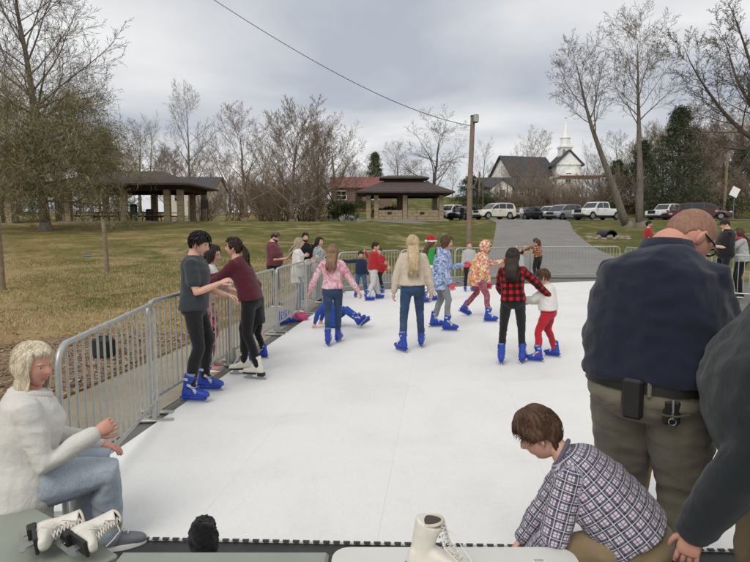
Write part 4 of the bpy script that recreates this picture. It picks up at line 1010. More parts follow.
# ================================================================== crowd control barriers
GALV = simple('galvanised_steel', 'b2b3ae', .42, .55, var=.14, scale=14, bump_s=.15, bump_scale=120)
FH = 1.10
bar_me = MB().tube([(0, 0, .17), (0, 0, FH - .02)], .0085, 6).mesh('bar', GALV, True)
_pm = {}
def panel(A, B, label, foot_side=1):
    A, B = Vector((A[0], A[1], 0)), Vector((B[0], B[1], 0)); L = round((B - A).length, 2); d = (B - A).normalized()
    mid = (A + B) / 2; z = terr(mid.x, mid.y)
    o = thing('barrier', label, 'barrier', (mid.x, mid.y, z + .012), math.atan2(d.y, d.x), 'steel crowd barriers round the rink')
    if L not in _pm:
        f = MB(); h = L / 2 - .02; r_ = .13; pts = [(-h, 0, .03), (-h, 0, FH - r_)]
        pts += [(-h + r_ - r_ * math.cos(a), 0, FH - r_ + r_ * math.sin(a)) for a in np.linspace(.2, 1.5708, 6)]
        pts += [(h - r_ + r_ * math.sin(a), 0, FH - r_ + r_ * math.cos(a)) for a in np.linspace(0, 1.37, 6)] + [(h, 0, FH - r_), (h, 0, .03)]
        f.tube(pts, .019, 10); f.tube([(-h, 0, .17), (h, 0, .17)], .016, 8)
        ft = MB(); ft.bbox((0, 0, .022), (.06, .34, .018), .004); ft.tube([(0, 0, .02), (0, 0, .2)], .022, 8)
        hk = MB(); hk.tube([(0, 0, .86), (.05, .01, .86), (.05, .01, .80)], .008, 6)
        _pm[L] = (f.mesh('frame', GALV, True), ft.mesh('foot', GALV, True), hk.mesh('hook', GALV, True))
    fm, fo, hk = _pm[L]; link_mesh('frame', fm, o)
    n = max(6, int(round((L - .1) / .112)))
    for i in range(1, n): b = link_mesh('bar', bar_me, o); b.location.x = -L / 2 + .02 + (L - .04) * i / n
    for s in (-1, 1):
        b = link_mesh('foot', fo, o); b.location.x = s * (L / 2 - .12)
    b = link_mesh('hook', hk, o); b.location.x = L / 2 - .02
    return o
def row(pts, labels):
    for (a, c), l in zip(zip(pts, pts[1:]), labels): panel(a, c, l)
def lerp2(a, c, t): return (a[0] + (c[0] - a[0]) * t, a[1] + (c[1] - a[1]) * t)
n0 = G(55, 350, FH).xy; n1 = G(154, 304, FH).xy
panel(n0, n1, 'nearest steel barrier on the left, behind the seated woman')
c0 = (-2.13, 5.15); c1 = (-1.02, 14.75)
LP = [lerp2(c0, c1, t) for t in (0, .215, .43, .645, .83, 1.0)]
row(LP, ['second steel barrier on the left, beside the dark shirted skater', 'third steel barrier on the left, beside the maroon sweatshirt skater', 'fourth steel barrier on the left, in front of the onlookers', 'fifth steel barrier on the left, behind the pink shirted girl', 'last left barrier before the far corner'])
BP = [(-.98, 14.9), (.75, 16.5), (2.55, 17.8), (5.2, 18.75), (8.35, 19.05)]
row(BP, ['corner barrier behind the two boys in red', 'back barrier behind the green topped child', 'back barrier behind the grey shirted boy', 'back barrier across the end of the drive'])
RP = [(8.45, 18.95), (8.47, 16.9), (8.46, 15.0), (8.42, 13.95)]
row(RP, ['right side barrier nearest the far right corner', 'middle right side barrier behind the bald man', 'right side barrier behind the bald man\'s glasses'])
panel((8.46, 13.9), (10.2, 12.6), 'barrier at the right edge in front of the man with cap')
panel((10.25, 12.55), (12.0, 11.2), 'barrier running out of the right picture edge')
# ================================================================== people: library
tmp_scene = bpy.data.scenes.new('tmp_remesh')
def remesh(mb, voxel, smooth=3, name='m', factor=.5):
    me = bpy.data.meshes.new('t'); me.from_pydata(mb.v, [], mb.f); me.update()
    ob = bpy.data.objects.new('t', me); tmp_scene.collection.objects.link(ob)
    md = ob.modifiers.new('r', 'REMESH'); md.mode = 'VOXEL'; md.voxel_size = voxel; md.use_smooth_shade = True
    if smooth:
        sm_ = ob.modifiers.new('s', 'SMOOTH'); sm_.factor = factor; sm_.iterations = smooth
    with bpy.context.temp_override(scene=tmp_scene, view_layer=tmp_scene.view_layers[0]):
        dg = bpy.context.evaluated_depsgraph_get(); dg.update()
    out = bpy.data.meshes.new_from_object(ob.evaluated_get(dg)); out.name = name
    bpy.data.objects.remove(ob); bpy.data.meshes.remove(me)
    out.polygons.foreach_set('use_smooth', [True] * len(out.polygons)); out.materials.clear()
    return out
def get_v(me):
    a = np.empty(len(me.vertices) * 3, np.float32); me.vertices.foreach_get('co', a); return a.reshape(-1, 3)
def get_n(me):
    a = np.empty(len(me.vertices) * 3, np.float32); me.vertices.foreach_get('normal', a); return a.reshape(-1, 3)
def wrinkle(me, amp, freq, seed=0, segs=None):
    v = get_v(me); n = get_n(me); out = np.empty(len(v), np.float32); N = noise.noise
    sx = seed * 3.7
    for i, (x, y, z) in enumerate(v.tolist()):
        a = N((x * freq + sx, y * freq, z * freq * 1.9)); b = N((x * freq * 2.3, y * freq * 2.3 + sx, z * freq * 3.2))
        c = N((x * freq * .55 + z * freq * .5 + sx, y * freq * .55, z * freq * .35 + sx)); out[i] = (1 - 2 * abs(a)) * .55 + .4 * b - .2 + (1 - 2.4 * abs(c)) * .7
    v = v + n * (out * amp)[:, None]; me.vertices.foreach_set('co', v.ravel()); me.update()
def cloth_coords(me, segs):
    """per-vertex cloth coordinates: around / along the nearest limb"""
    v = get_v(me).astype(np.float64); best = np.full(len(v), 1e9); uv = np.zeros((len(v), 3), np.float32)
    for k, (a, b, ref, r_) in enumerate(segs):
        a = np.array(a); d = np.array(b) - a; L = np.linalg.norm(d); d = d / L; ref = np.array(ref, float); ref -= d * ref.dot(d); ref /= np.linalg.norm(ref); w = np.cross(d, ref)
        q = v - a; t = q @ d; tc = np.clip(t, 0, L); perp = q - np.outer(tc, d); dist = np.linalg.norm(perp, axis=1) / r_
        ang = np.arctan2(perp @ w, perp @ ref); m = dist < best
        best[m] = dist[m]; uv[m, 0] = (ang * r_)[m]; uv[m, 1] = t[m]; uv[m, 2] = k
    at_ = me.attributes.new('cloth', 'FLOAT_VECTOR', 'POINT'); at_.data.foreach_set('vector', uv.ravel())

# ------------------------------------------------------------------ skin, hair
def skin(name, col):
    if name in MATS: return MATS[name]
    m, nt, b = new_mat(name); c = hexc(col); v = coord(nt); f = noi(nt, v, 18, 5, .6)
    nt.links.new(ramp(nt, f, [(.3, (c[0] * .93, c[1] * .80, c[2] * .76)), (.65, c)]), b.inputs['Base Color'])
    b.inputs['Roughness'].default_value = .55; b.inputs['Subsurface Weight'].default_value = .12; b.inputs['Subsurface Radius'].default_value = (.012, .005, .003)
    b.inputs['Specular IOR Level'].default_value = .35
    bump(nt, b, noi(nt, v, 260, 3), .12, .002)
    MATS[name] = m; return m
def hairmat(name, c1, c2):
    if name in MATS: return MATS[name]
    m, nt, b = new_mat(name); v = coord(nt, 'Object', (1, 1, .10)); f = noi(nt, v, 95, 4, .7); g = noi(nt, coord(nt), 11, 3)
    a = nd(nt, 'ShaderNodeMath', operation='MULTIPLY_ADD'); nt.links.new(g, a.inputs[0]); a.inputs[1].default_value = .6; nt.links.new(f, a.inputs[2])
    nt.links.new(ramp(nt, a.outputs[0], [(.55, hexc(c1)), (1.0, hexc(c2))]), b.inputs['Base Color'])
    b.inputs['Roughness'].default_value = .55; b.inputs['Specular IOR Level'].default_value = .3; bump(nt, b, f, .6, .006)
    MATS[name] = m; return m
SK = skin('skin_fair', 'd6ab97'); SK_PINK = skin('skin_ruddy', 'cc9a86'); SK_TAN = skin('skin_tan', 'c29880')
LIP = simple('lip', 'b67a6e', .5, var=.08); EYE_W = simple('eye_white', 'd8d2cc', .2, var=.03); EYE_D = simple('eye_iris', '251c18', .15); NAIL = simple('nail', 'd9b1a2', .35, var=.03)
H_BLOND = hairmat('hair_blond', '8d7556', 'd0bc98'); H_PLAT = hairmat('hair_platinum', 'b5a383', 'ece2cb'); H_DKB = hairmat('hair_dark_brown', '1d1512', '3a2b23'); H_BLK = hairmat('hair_black', '0d0b0b', '231e1c'); H_BRN = hairmat('hair_brown', '3a2a20', '644a38'); H_LBR = hairmat('hair_light_brown', '5d4632', '94765a'); H_GREY = hairmat('hair_ash', '7e7264', 'b3a690'); H_BUZZ = hairmat('hair_buzz', '7a5a48', '9a7460')

def gs(x, w): return math.exp(-(x / w) ** 2)
def head_point(th, ph, off=0.0, feat=True, k=1.0):
    """point on a head of unit height; th 0 = front (+y), ph latitude; off = outward offset"""
    ct, st = math.cos(th), math.sin(th); cp = max(math.cos(ph), 0) ** .86; z = .5 * math.sin(ph)
    x, y = .335 * cp * st, .425 * cp * ct
    if z < 0:
        t = -z / .5
        x *= 1 - .26 * t ** 1.7
        if y < 0: y *= 1 - .42 * sm(.1, .95, t)
        else: y *= 1 - .06 * t
        if y > 0 and t > .75: y += .05 * (t - .75) / .25
    else:
        if y < 0: y *= 1.04
    if y > 0: x *= 1 - .05 * ct
    if feat and y > 0:
        ax = abs(x); d = 0.0
        nz = 0.0
        if -.19 < z < .09: nz = sm(.09, -.12, z) if z > -.12 else 1 - sm(-.12, -.185, z)
        d += .105 * gs(x, .038 + .028 * sm(.05, -.14, z)) * nz
        d -= .040 * gs(ax - .135, .062) * gs(z - .035, .05)
        d += .014 * gs(ax - .12, .09) * gs(z - .105, .03)
        d += .022 * gs(x, .10) * gs(z + .245, .022) + .024 * gs(x, .085) * gs(z + .295, .022) - .012 * gs(x, .12) * gs(z + .27, .008)
        d += .030 * gs(x, .09) * gs(z + .43, .06) - .012 * gs(x, .1) * gs(z + .345, .03)
        d += .016 * gs(ax - .2, .07) * gs(z + .12, .09)
        y += d
    if off:
        n = Vector((x / .335 ** 2, y / .42 ** 2, z / .25)).normalized(); x += n.x * off; y += n.y * off; z += n.z * off
    return Vector((x * k, y * k, z * k))
def frame_mat(pos, r_, f_, u_, s=1.0):
    M = Matrix(((r_.x * s, f_.x * s, u_.x * s, pos.x), (r_.y * s, f_.y * s, u_.y * s, pos.y), (r_.z * s, f_.z * s, u_.z * s, pos.z), (0, 0, 0, 1))); return M
def head_mesh(mb, M, hi=False, brow=4, open_mouth=False):
    """face, ears, eyes and brows; material slots: 0 skin 1 lip 2 eye white 3 iris 4 brow"""
    nu, nv = (96, 72) if hi else (40, 28)
    th = [2 * math.pi * (i + .5) / nu for i in range(nu)]
    # more columns at the front
    th = [t - .45 * math.sin(t) for t in th]
    ph = [-math.pi / 2 + math.pi * (j + .5) / nv for j in range(nv)]
    rings = [[head_point(t, p) for t in th] for p in ph]
    o = len(mb.v); mb.mi = 0
    mb.rings([[M @ p for p in r] for r in rings])
    k = len(mb.f) - (nv - 1) * nu - 2
    for j in range(nv - 1):
        for i in range(nu):
            c = rings[j][i]
            if c.y > .2 and (c.x / .105) ** 2 + ((c.z + .27) / .052) ** 2 < 1: mb.m[k + j * nu + i] = 1
    for s in (-1, 1):
        mb.mi = 0
        rz = Matrix.Rotation(s * R(18), 3, 'Z') @ Matrix.Rotation(R(-10), 3, 'X')
        e = MB(); e.ell((s * .345, -.03, -.03), (.035, .085, .15), 12, 10, rz); e.ell((s * .36, -.05, -.03), (.03, .075, .135), 12, 10, rz)
        mb.add([M @ Vector(p) for p in e.v], e.f)
        if hi:
            mb.mi = 2; e = MB(); e.ell((s * .135, .332, .03), (.062, .040, .030), 16, 12); mb.add([M @ Vector(p) for p in e.v], e.f)
            mb.mi = 3; e = MB(); e.ell((s * .135 + .008, .352, .03), (.026, .024, .026), 14, 10); mb.add([M @ Vector(p) for p in e.v], e.f)
            mb.mi = 0; e = MB(); e.tube([(s * .07, .352, .045), (s * .135, .372, .062), (s * .20, .335, .045)], [.012, .016, .01], 6); mb.add([M @ Vector(p) for p in e.v], e.f)
        else:
            mb.mi = 3; e = MB(); e.ell((s * .135, .345, .03), (.05, .03, .022), 8, 6); mb.add([M @ Vector(p) for p in e.v], e.f)
        mb.mi = brow; e = MB(); e.tube([(s * .06, .375, .10), (s * .14, .372, .125), (s * .22, .315, .10)], [.012, .017, .007], 5); mb.add([M @ Vector(p) for p in e.v], e.f)
    mb.mi = 0
def hairline(th, style):
    a = abs((th + math.pi) % (2 * math.pi) - math.pi) * 180 / math.pi
    front, side, back = style
    if a < 48: return front
    if a < 74: return front + (side - front) * (a - 48) / 26
    if a < 84: return side
    if a < 112: return side + .06 if back > -.4 else side
    return side + (back - side) * sm(112, 135, a)
def hair_cap(mb, M, style=(.27, -.06, -.34), thick=.055, top=.02, seed=0, rough=.02, hi=False, fringe=0.0, strand=26):
    nu, nv = (120, 60) if hi else (56, 30)
    rings = []
    for j in range(nv):
        p = -math.pi / 2 + math.pi * (j + .5) / nv; r_ = []
        for i in range(nu):
            t = 2 * math.pi * (i + .5) / nu; q = head_point(t, p, 0, False)
            hl = hairline(t, style) + .03 * math.sin(t * 9 + seed) - fringe * max(0, math.cos(t)) * (.6 + .4 * math.sin(t * 7 + seed))
            m = sm(-.005, .045, q.z - hl)
            n = noise.noise((q.x * 5 + seed, q.y * 5, q.z * 5)); n2 = math.sin(t * strand + 5 * noise.noise((q.z * 4, t, seed)))
            off = -.05 + m * (.05 + thick + top * max(0, q.z) * 2 + rough * (1.4 * n + .35 * n2))
            r_.append(M @ head_point(t, p, off, False))
        rings.append(r_)
    mb.rings(rings)
def hair_long(mb, M, length, rest, hang=Vector((0, 0, -1)), n=70, seed=0, spread=(75, 285), hh=.22, front=False, thick=1.0, wave=.012, flare=1.0, back=Vector(), bob=False):
    """strand locks from the crown down the back; rest = point behind the neck that the locks slide over"""
    rr = random.Random(seed); rings = []
    R3 = M.to_3x3().normalized(); rv, fv, uv = R3.col[0], R3.col[1], R3.col[2]
    # inner curtain
    steps = 9
    for i in range(0 if bob else steps):
        t = i / (steps - 1); c0 = M @ Vector((0, -.22, .12)); c = c0.lerp(rest, min(1, t * 2.2)) + hang * max(0, t - .35) * length * 1.05 + back * sm(.25, .6, t) * min(1, length / .28)
        hw = hh * (.33 + .04 * math.sin(t * 3)) * flare * (1 - .35 * max(0, t - .5)); hd = hh * .16 * (1 - .45 * t)
        rings.append([c + rv * hw * math.cos(a) + fv * hd * math.sin(a) for a in np.linspace(0, 2 * math.pi, 13)[:-1]])
    if not bob: mb.rings(rings)
    for i in range(n):
        a = R(spread[0] + (spread[1] - spread[0]) * (i + rr.random()) / n); ph = R(rr.uniform(5, 70))
        pts = []
        for k in range(4):
            p = ph + (R(-30) - ph) * k / 3; pts.append(M @ head_point(a, p, .065 + .02 * rr.random(), False))
        end = pts[-1]; side = (end - (M @ Vector((0, 0, 0)))); lat = rv * side.dot(rv) * rr.uniform(.75, 1.1) * flare
        L = length * rr.uniform(.8, 1.06); base = rest + lat
        fr = fv * (side.dot(fv) * .35 + hh * .12) if not front else fv * side.dot(fv) * .9
        ph2 = rr.uniform(0, 6)
        for k in range(1, 6):
            t = k / 5; q = end.lerp(base + fr, sm(0, .55, t)) if t < .55 else base + fr
            q = q + hang * L * max(0, t - .12) + rv * wave * math.sin(t * 7 + ph2) * (1 if t > .3 else .3) + fv * wave * .6 * math.cos(t * 6 + ph2) + back * min(1, L * max(0, t - .12) / .16)
            if bob:
                cen = M @ Vector((0, -.05, -.3)); out_ = (end - cen); out_.z = 0
                q = end + hang * L * t + out_ * (.10 * math.sin(t * 2.6) - .16 * t * t) + rv * wave * math.sin(t * 5 + ph2)
            pts.append(q)
        r0 = hh * .045 * thick * rr.uniform(.7, 1.2)
        mb.tube(pts, [r0 * .6, r0, r0, r0, r0, r0 * .95, r0 * .9, r0 * .7, r0 * .2], 5)

def hand(mb, wrist, d, pn, side, s=1.0, curl=.45, spread=.12, nails=False, fl=None, n=6):
    """palm, four fingers and a thumb; d = pointing direction, pn = palm normal, side = +1 thumb on d x pn side"""
    d = d.normalized(); pn = (pn - d * pn.dot(d)).normalized(); x = d.cross(pn) * side      # x points to the thumb side
    P = lambda a, b, c: wrist + (d * a + x * b + pn * c) * s
    def el(a, w, h): return [P(a, math.cos(t) * w, math.sin(t) * h) for t in np.linspace(0, 2 * math.pi, 11)[:-1]]
    mb.rings([el(-.03, .026, .022), el(.0, .028, .021), el(.03, .037, .020), el(.06, .041, .018), el(.085, .040, .015), el(.093, .034, .009)])
    L = [.072, .080, .075, .058]
    for i in range(4):
        b = .030 - .020 * i; p = P(.078, b, .002); pts = [p]; ang = 0.0; q = p
        c = (fl[i] if fl else curl) * (1 + .08 * i); sp = (1.5 - i) * spread * .5
        for k, f in enumerate((.46, .30, .24)):
            ang += c * (1.0, 1.25, .8)[k] * (.5 if k == 0 else 1)
            q = q + (d * math.cos(ang) + pn * math.sin(ang) + x * sp * math.cos(ang)).normalized() * L[i] * f * s; pts.append(q)
        mb.tube(pts, [.0098 * s, .0092 * s, .0084 * s, .0070 * s], n, True)
        if nails:
            mi = mb.mi; mb.mi = 5
            dd = (pts[-1] - pts[-2]).normalized(); up = -(pn - dd * pn.dot(dd)).normalized(); w = dd.cross(up)
            c_ = pts[-1] + up * .0062 * s; mb.rings([[c_ + dd * a_ * s + w * b_ * s + up * h_ * s for a_, b_ in ((-.006, -.005), (.006, -.0045), (.006, .0045), (-.006, .005))] for h_ in (-.002, .0012)]); mb.mi = mi
    p = P(.018, .026, .004); pts = [p]; q = p
    for a_, b_, c_, l in ((.70, .62, .30, .036), (.86, .34, .36, .030), (.92, .12, .40, .024)):
        q = q + (d * a_ + x * b_ + pn * c_).normalized() * l * s; pts.append(q)
    mb.tube(pts, [.0125 * s, .0115 * s, .0100 * s, .0085 * s], n, True)

# ------------------------------------------------------------------ footwear (prototypes, shared meshes)
BLUE_PL = simple('skate_blue', '1f3f9e', .38, var=.12, scale=8); STRAP = simple('strap_grey', 'b3b8c4', .6); STEEL = simple('blade_steel', 'a5a8ab', .25, .9); LINER = simple('liner_grey', '8f949c', .9)
WHITE_LE = simple('skate_white', 'd9d3c6', .5, var=.08, scale=20, bump_s=.15, bump_scale=160); BLACK_SO = simple('sole_black', '1b1a1a', .5); LACE = simple('lace_white', 'dedad0', .9); EYELET = simple('eyelet', '8d8a84', .3, .9)
def foot_form(mb, z0, L, w, h_toe, shaft_top, shaft_r, lean=.02, heel_y=None):
    """boot form: foot rings from heel to toe plus shaft; y forward, ankle at y=0"""
    hb = -.27 * L if heel_y is None else heel_y
    prof = [(hb, .55, .55), (hb + .06 * L, .82, .95), (hb + .18 * L, .90, 1.15), (hb + .34 * L, .86, 1.05), (hb + .52 * L, .95, .82), (hb + .68 * L, 1.06, .64), (hb + .82 * L, 1.0, .54), (hb + .93 * L, .80, .44), (hb + L, .42, .28)]
    rings = []
    for y, a, b in prof:
        ww, hh_ = w * a, h_toe * b * 1.5; r_ = []
        for t in np.linspace(0, 2 * math.pi, 15)[:-1]:
            cx_, cz = math.cos(t), math.sin(t)
            r_.append(Vector((ww * (abs(cx_) ** .7) * (1 if cx_ > 0 else -1), y, z0 + hh_ * .5 + hh_ * .5 * (abs(cz) ** .7) * (1 if cz > 0 else -1))))
        rings.append(r_)
    mb.rings(rings)
    z = z0 + h_toe * .4; pts = []; rad = []
    for k in range(7):
        t = k / 6; pts.append((0, -.055 * L + lean * t * 1.0 - .01 * math.sin(t * 3), z + (shaft_top - z) * t)); rad.append(shaft_r * (1.12 - .18 * math.sin(t * 3.1) + .12 * t))
    mb.tube(pts, rad, 14, flat=((1, 0, 0), .86))
SKATE = {}
def make_footwear():
    # rental skate: moulded blue shell
    m = MB(); foot_form(m, .062, .285, .050, .075, .285, .056, .035)
    shell = remesh(m, .008, 3, 'skate'); shell.materials.append(BLUE_PL)
    h = MB(); h.prism([(-.085, .062), (-.07, .03), (-.05, .022), (.16, .022), (.175, .035), (.19, .062)], -.012, .012, 'x'); h.bbox((0, -.045, .062), (.07, .10, .016), .004); h.bbox((0, .09, .062), (.078, .16, .014), .004); holder = h.mesh('blade_holder', BLUE_PL)
    b = MB(); b.prism([(-.10, .002), (-.108, .012), (-.098, .03), (.185, .03), (.20, .016), (.188, .004)], -.002, .002, 'x'); blade = b.mesh('blade', STEEL)
    st = []
    for (y, z, ry, rz_, tilt) in ((.005, .25, .062, .058, 8), (.035, .185, .066, .062, 35), (.09, .135, .062, .058, 62)):
        s_ = MB(); Mx = Matrix.Rotation(R(-tilt), 3, 'X'); rings = []
        for off, dz in ((.0, -.012), (.005, -.010), (.005, .010), (.0, .012)):
            rings.append([Vector((0, y - .02, z)) + Mx @ Vector((math.cos(a) * (.052 + off), math.sin(a) * (.060 + off), dz)) for a in np.linspace(R(-20), R(200), 14)])
        s_.rings(rings, caps=False, closed=False); s_.bbox(Vector((.056, y - .01, z)), (.014, .03, .028), .004, Mx); st.append(s_.mesh('strap', STRAP, True))
    l = MB(); l.tube([(0, .020, .268), (0, .024, .305)], [.050, .053], 14, flat=((1, 0, 0), .86)); liner = l.mesh('liner', LINER, True)
    SKATE['rental'] = (shell, [('blade_holder', holder), ('blade', blade), ('liner', liner)] + [('strap', x) for x in st])
    # white leather figure skate
    m = MB(); foot_form(m, .075, .27, .043, .068, .275, .046, .03)
    boot = remesh(m, .006, 3, 'skate'); boot.materials.append(WHITE_LE)
    so = MB(); so.bbox((0, .10, .069), (.082, .17, .016), .005); so.bbox((0, -.045, .062), (.066, .085, .045), .006); sole = so.mesh('sole', BLACK_SO)
    b = MB(); b.prism([(-.105, .002), (-.112, .014), (-.075, .024), (-.07, .042), (-.02, .042), (-.015, .024), (.07, .022), (.08, .06), (.14, .06), (.15, .03), (.185, .026), (.192, .012), (.17, .002)], -.002, .002, 'x'); bl = b.mesh('blade', STEEL)
    lc = MB()
    for k in range(9):
        t = k / 8; y = .13 - .105 * t; z = .135 + .135 * t * t ** .3 if False else .138 + .13 * t; y = .125 - .10 * t if t < .45 else .08 - .035 * (t - .45)
        for sx in (-1, 1): lc.tube([(sx * .020, y - .004, z), (0, y + .012, z + .006), (-sx * .020, y - .004, z + .014)], .0028, 5)
    laces = lc.mesh('lace', LACE, True)
    cu = MB(); cu.tube([(.041 * math.cos(a), .0165 + .047 * math.sin(a), .277 + .006 * math.sin(a)) for a in np.linspace(0, 6.2832, 26)], .0065, 8); cuff = cu.mesh('padded_cuff', simple('cuff_beige', 'c9c0ae', .8), True)
    op = MB(); op.ell((0, .0165, .279), (.037, .043, .004), 20, 6); opening = op.mesh('opening_shade', simple('opening_shade_dark', '4a443c', .95), True)  # dark disc on the closed boot top, shade of the hollow opening as colour
    ey = MB()
    for k in range(5):
        for sx in (-1, 1): ey.ell((sx * .021, .066 - .006 * k, .185 + .021 * k), (.004, .004, .004), 8, 6)
    eyel = ey.mesh('eyelet', EYELET, True)
    SKATE['figure'] = (boot, [('sole', sole), ('blade', bl), ('lace', laces), ('padded_cuff', cuff), ('opening_shade', opening), ('eyelet', eyel)])
    # sneaker
    m = MB(); foot_form(m, .012, .275, .046, .062, .115, .044, .01); sh = remesh(m, .007, 3, 'shoe')
    so = MB()
    out = []
    for t in np.linspace(0, 2 * math.pi, 25)[:-1]:
        y = .062 + .142 * math.cos(t); wv = (.050 if y > .06 else .042) * math.sin(t); out.append((wv, y))
    so.rings([[Vector((p[0], p[1], 0)) for p in out], [Vector((p[0] * 1.03, p[1], .014)) for p in out], [Vector((p[0], p[1], .028)) for p in out]]); sol = so.mesh('sole', WHITE_P, True)
    lc = MB()
    for k in range(4): lc.tube([(-.022, .10 - .022 * k, .086 + .010 * k), (0, .105 - .022 * k, .096 + .010 * k), (.022, .10 - .022 * k, .086 + .010 * k)], .003, 5)
    SKATE['shoe'] = (sh, [('sole', sol), ('lace', lc.mesh('lace', LACE, True))])
make_footwear()
ANK = {'rental': .155, 'figure': .165, 'shoe': .085}
def footwear(kind, parent, pos, yaw, pitch, s, mat=None, roll=0.0, name=None):
    main, subs = SKATE[kind]
    nm = name or ('shoe' if kind == 'shoe' else 'skate')
    o = link_mesh(nm, main, parent)
    if kind == 'shoe':
        if not main.materials: main.materials.append(BLACK_SO)
        o.material_slots[0].link = 'OBJECT'; o.material_slots[0].material = mat or BLACK_SO
    o.location = pos; o.rotation_euler = (pitch, roll, -yaw); o.scale = (s, s, s)
    for n_, me in subs: link_mesh(n_, me, o)
    return o

# ------------------------------------------------------------------ the figure
BUILD = {  # torso half-widths and half-depths at fractions of the spine
 'man':   [(-.30, .150, .110, .0), (-.12, .168, .122, .0), (.08, .166, .118, .005), (.30, .158, .112, .012), (.52, .164, .116, .016), (.72, .172, .122, .012), (.86, .150, .102, .0), (.95, .104, .082, -.004), (1.0, .062, .064, 0)],
 'woman': [(-.30, .158, .115, -.005), (-.12, .174, .126, -.006), (.08, .166, .118, 0), (.30, .138, .104, .008), (.52, .144, .112, .016), (.70, .156, .126, .022), (.85, .150, .098, .004), (.95, .098, .074, -.004), (1.0, .052, .055, 0)],
 'girl':  [(-.30, .150, .108, -.004), (-.12, .162, .116, -.004), (.08, .156, .110, 0), (.30, .136, .100, .006), (.52, .140, .106, .012), (.70, .150, .114, .014), (.85, .146, .096, .002), (.95, .100, .074, -.004), (1.0, .054, .056, 0)],
 'kid':   [(-.30, .160, .120, .0), (-.12, .172, .130, .0), (.08, .172, .130, .008), (.30, .164, .128, .014), (.52, .164, .124, .012), (.70, .168, .122, .008), (.85, .160, .106, 0), (.95, .112, .084, 0), (1.0, .060, .062, 0)],
 'heavy': [(-.30, .195, .165, .0), (-.12, .222, .188, .01), (.08, .236, .200, .04), (.30, .238, .200, .05), (.52, .234, .192, .03), (.70, .222, .176, .0), (.82, .190, .146, -.02), (.92, .135, .112, -.025), (1.0, .078, .080, 0)],
}
SHW = {'man': .115, 'woman': .103, 'girl': .100, 'kid': .108, 'heavy': .122}
def ik(h, a, l1, l2, pole):
    d = a - h; D = d.length; mx = (l1 + l2) * .999
    if D > mx: k = D / mx; l1 *= k; l2 *= k
    u = d.normalized(); x = (l1 * l1 - l2 * l2 + D * D) / (2 * D); y = math.sqrt(max(l1 * l1 - x * x, 0)); p = pole - u * pole.dot(u)
    return h + u * x + (p.normalized() * y if p.length > 1e-6 else Vector())
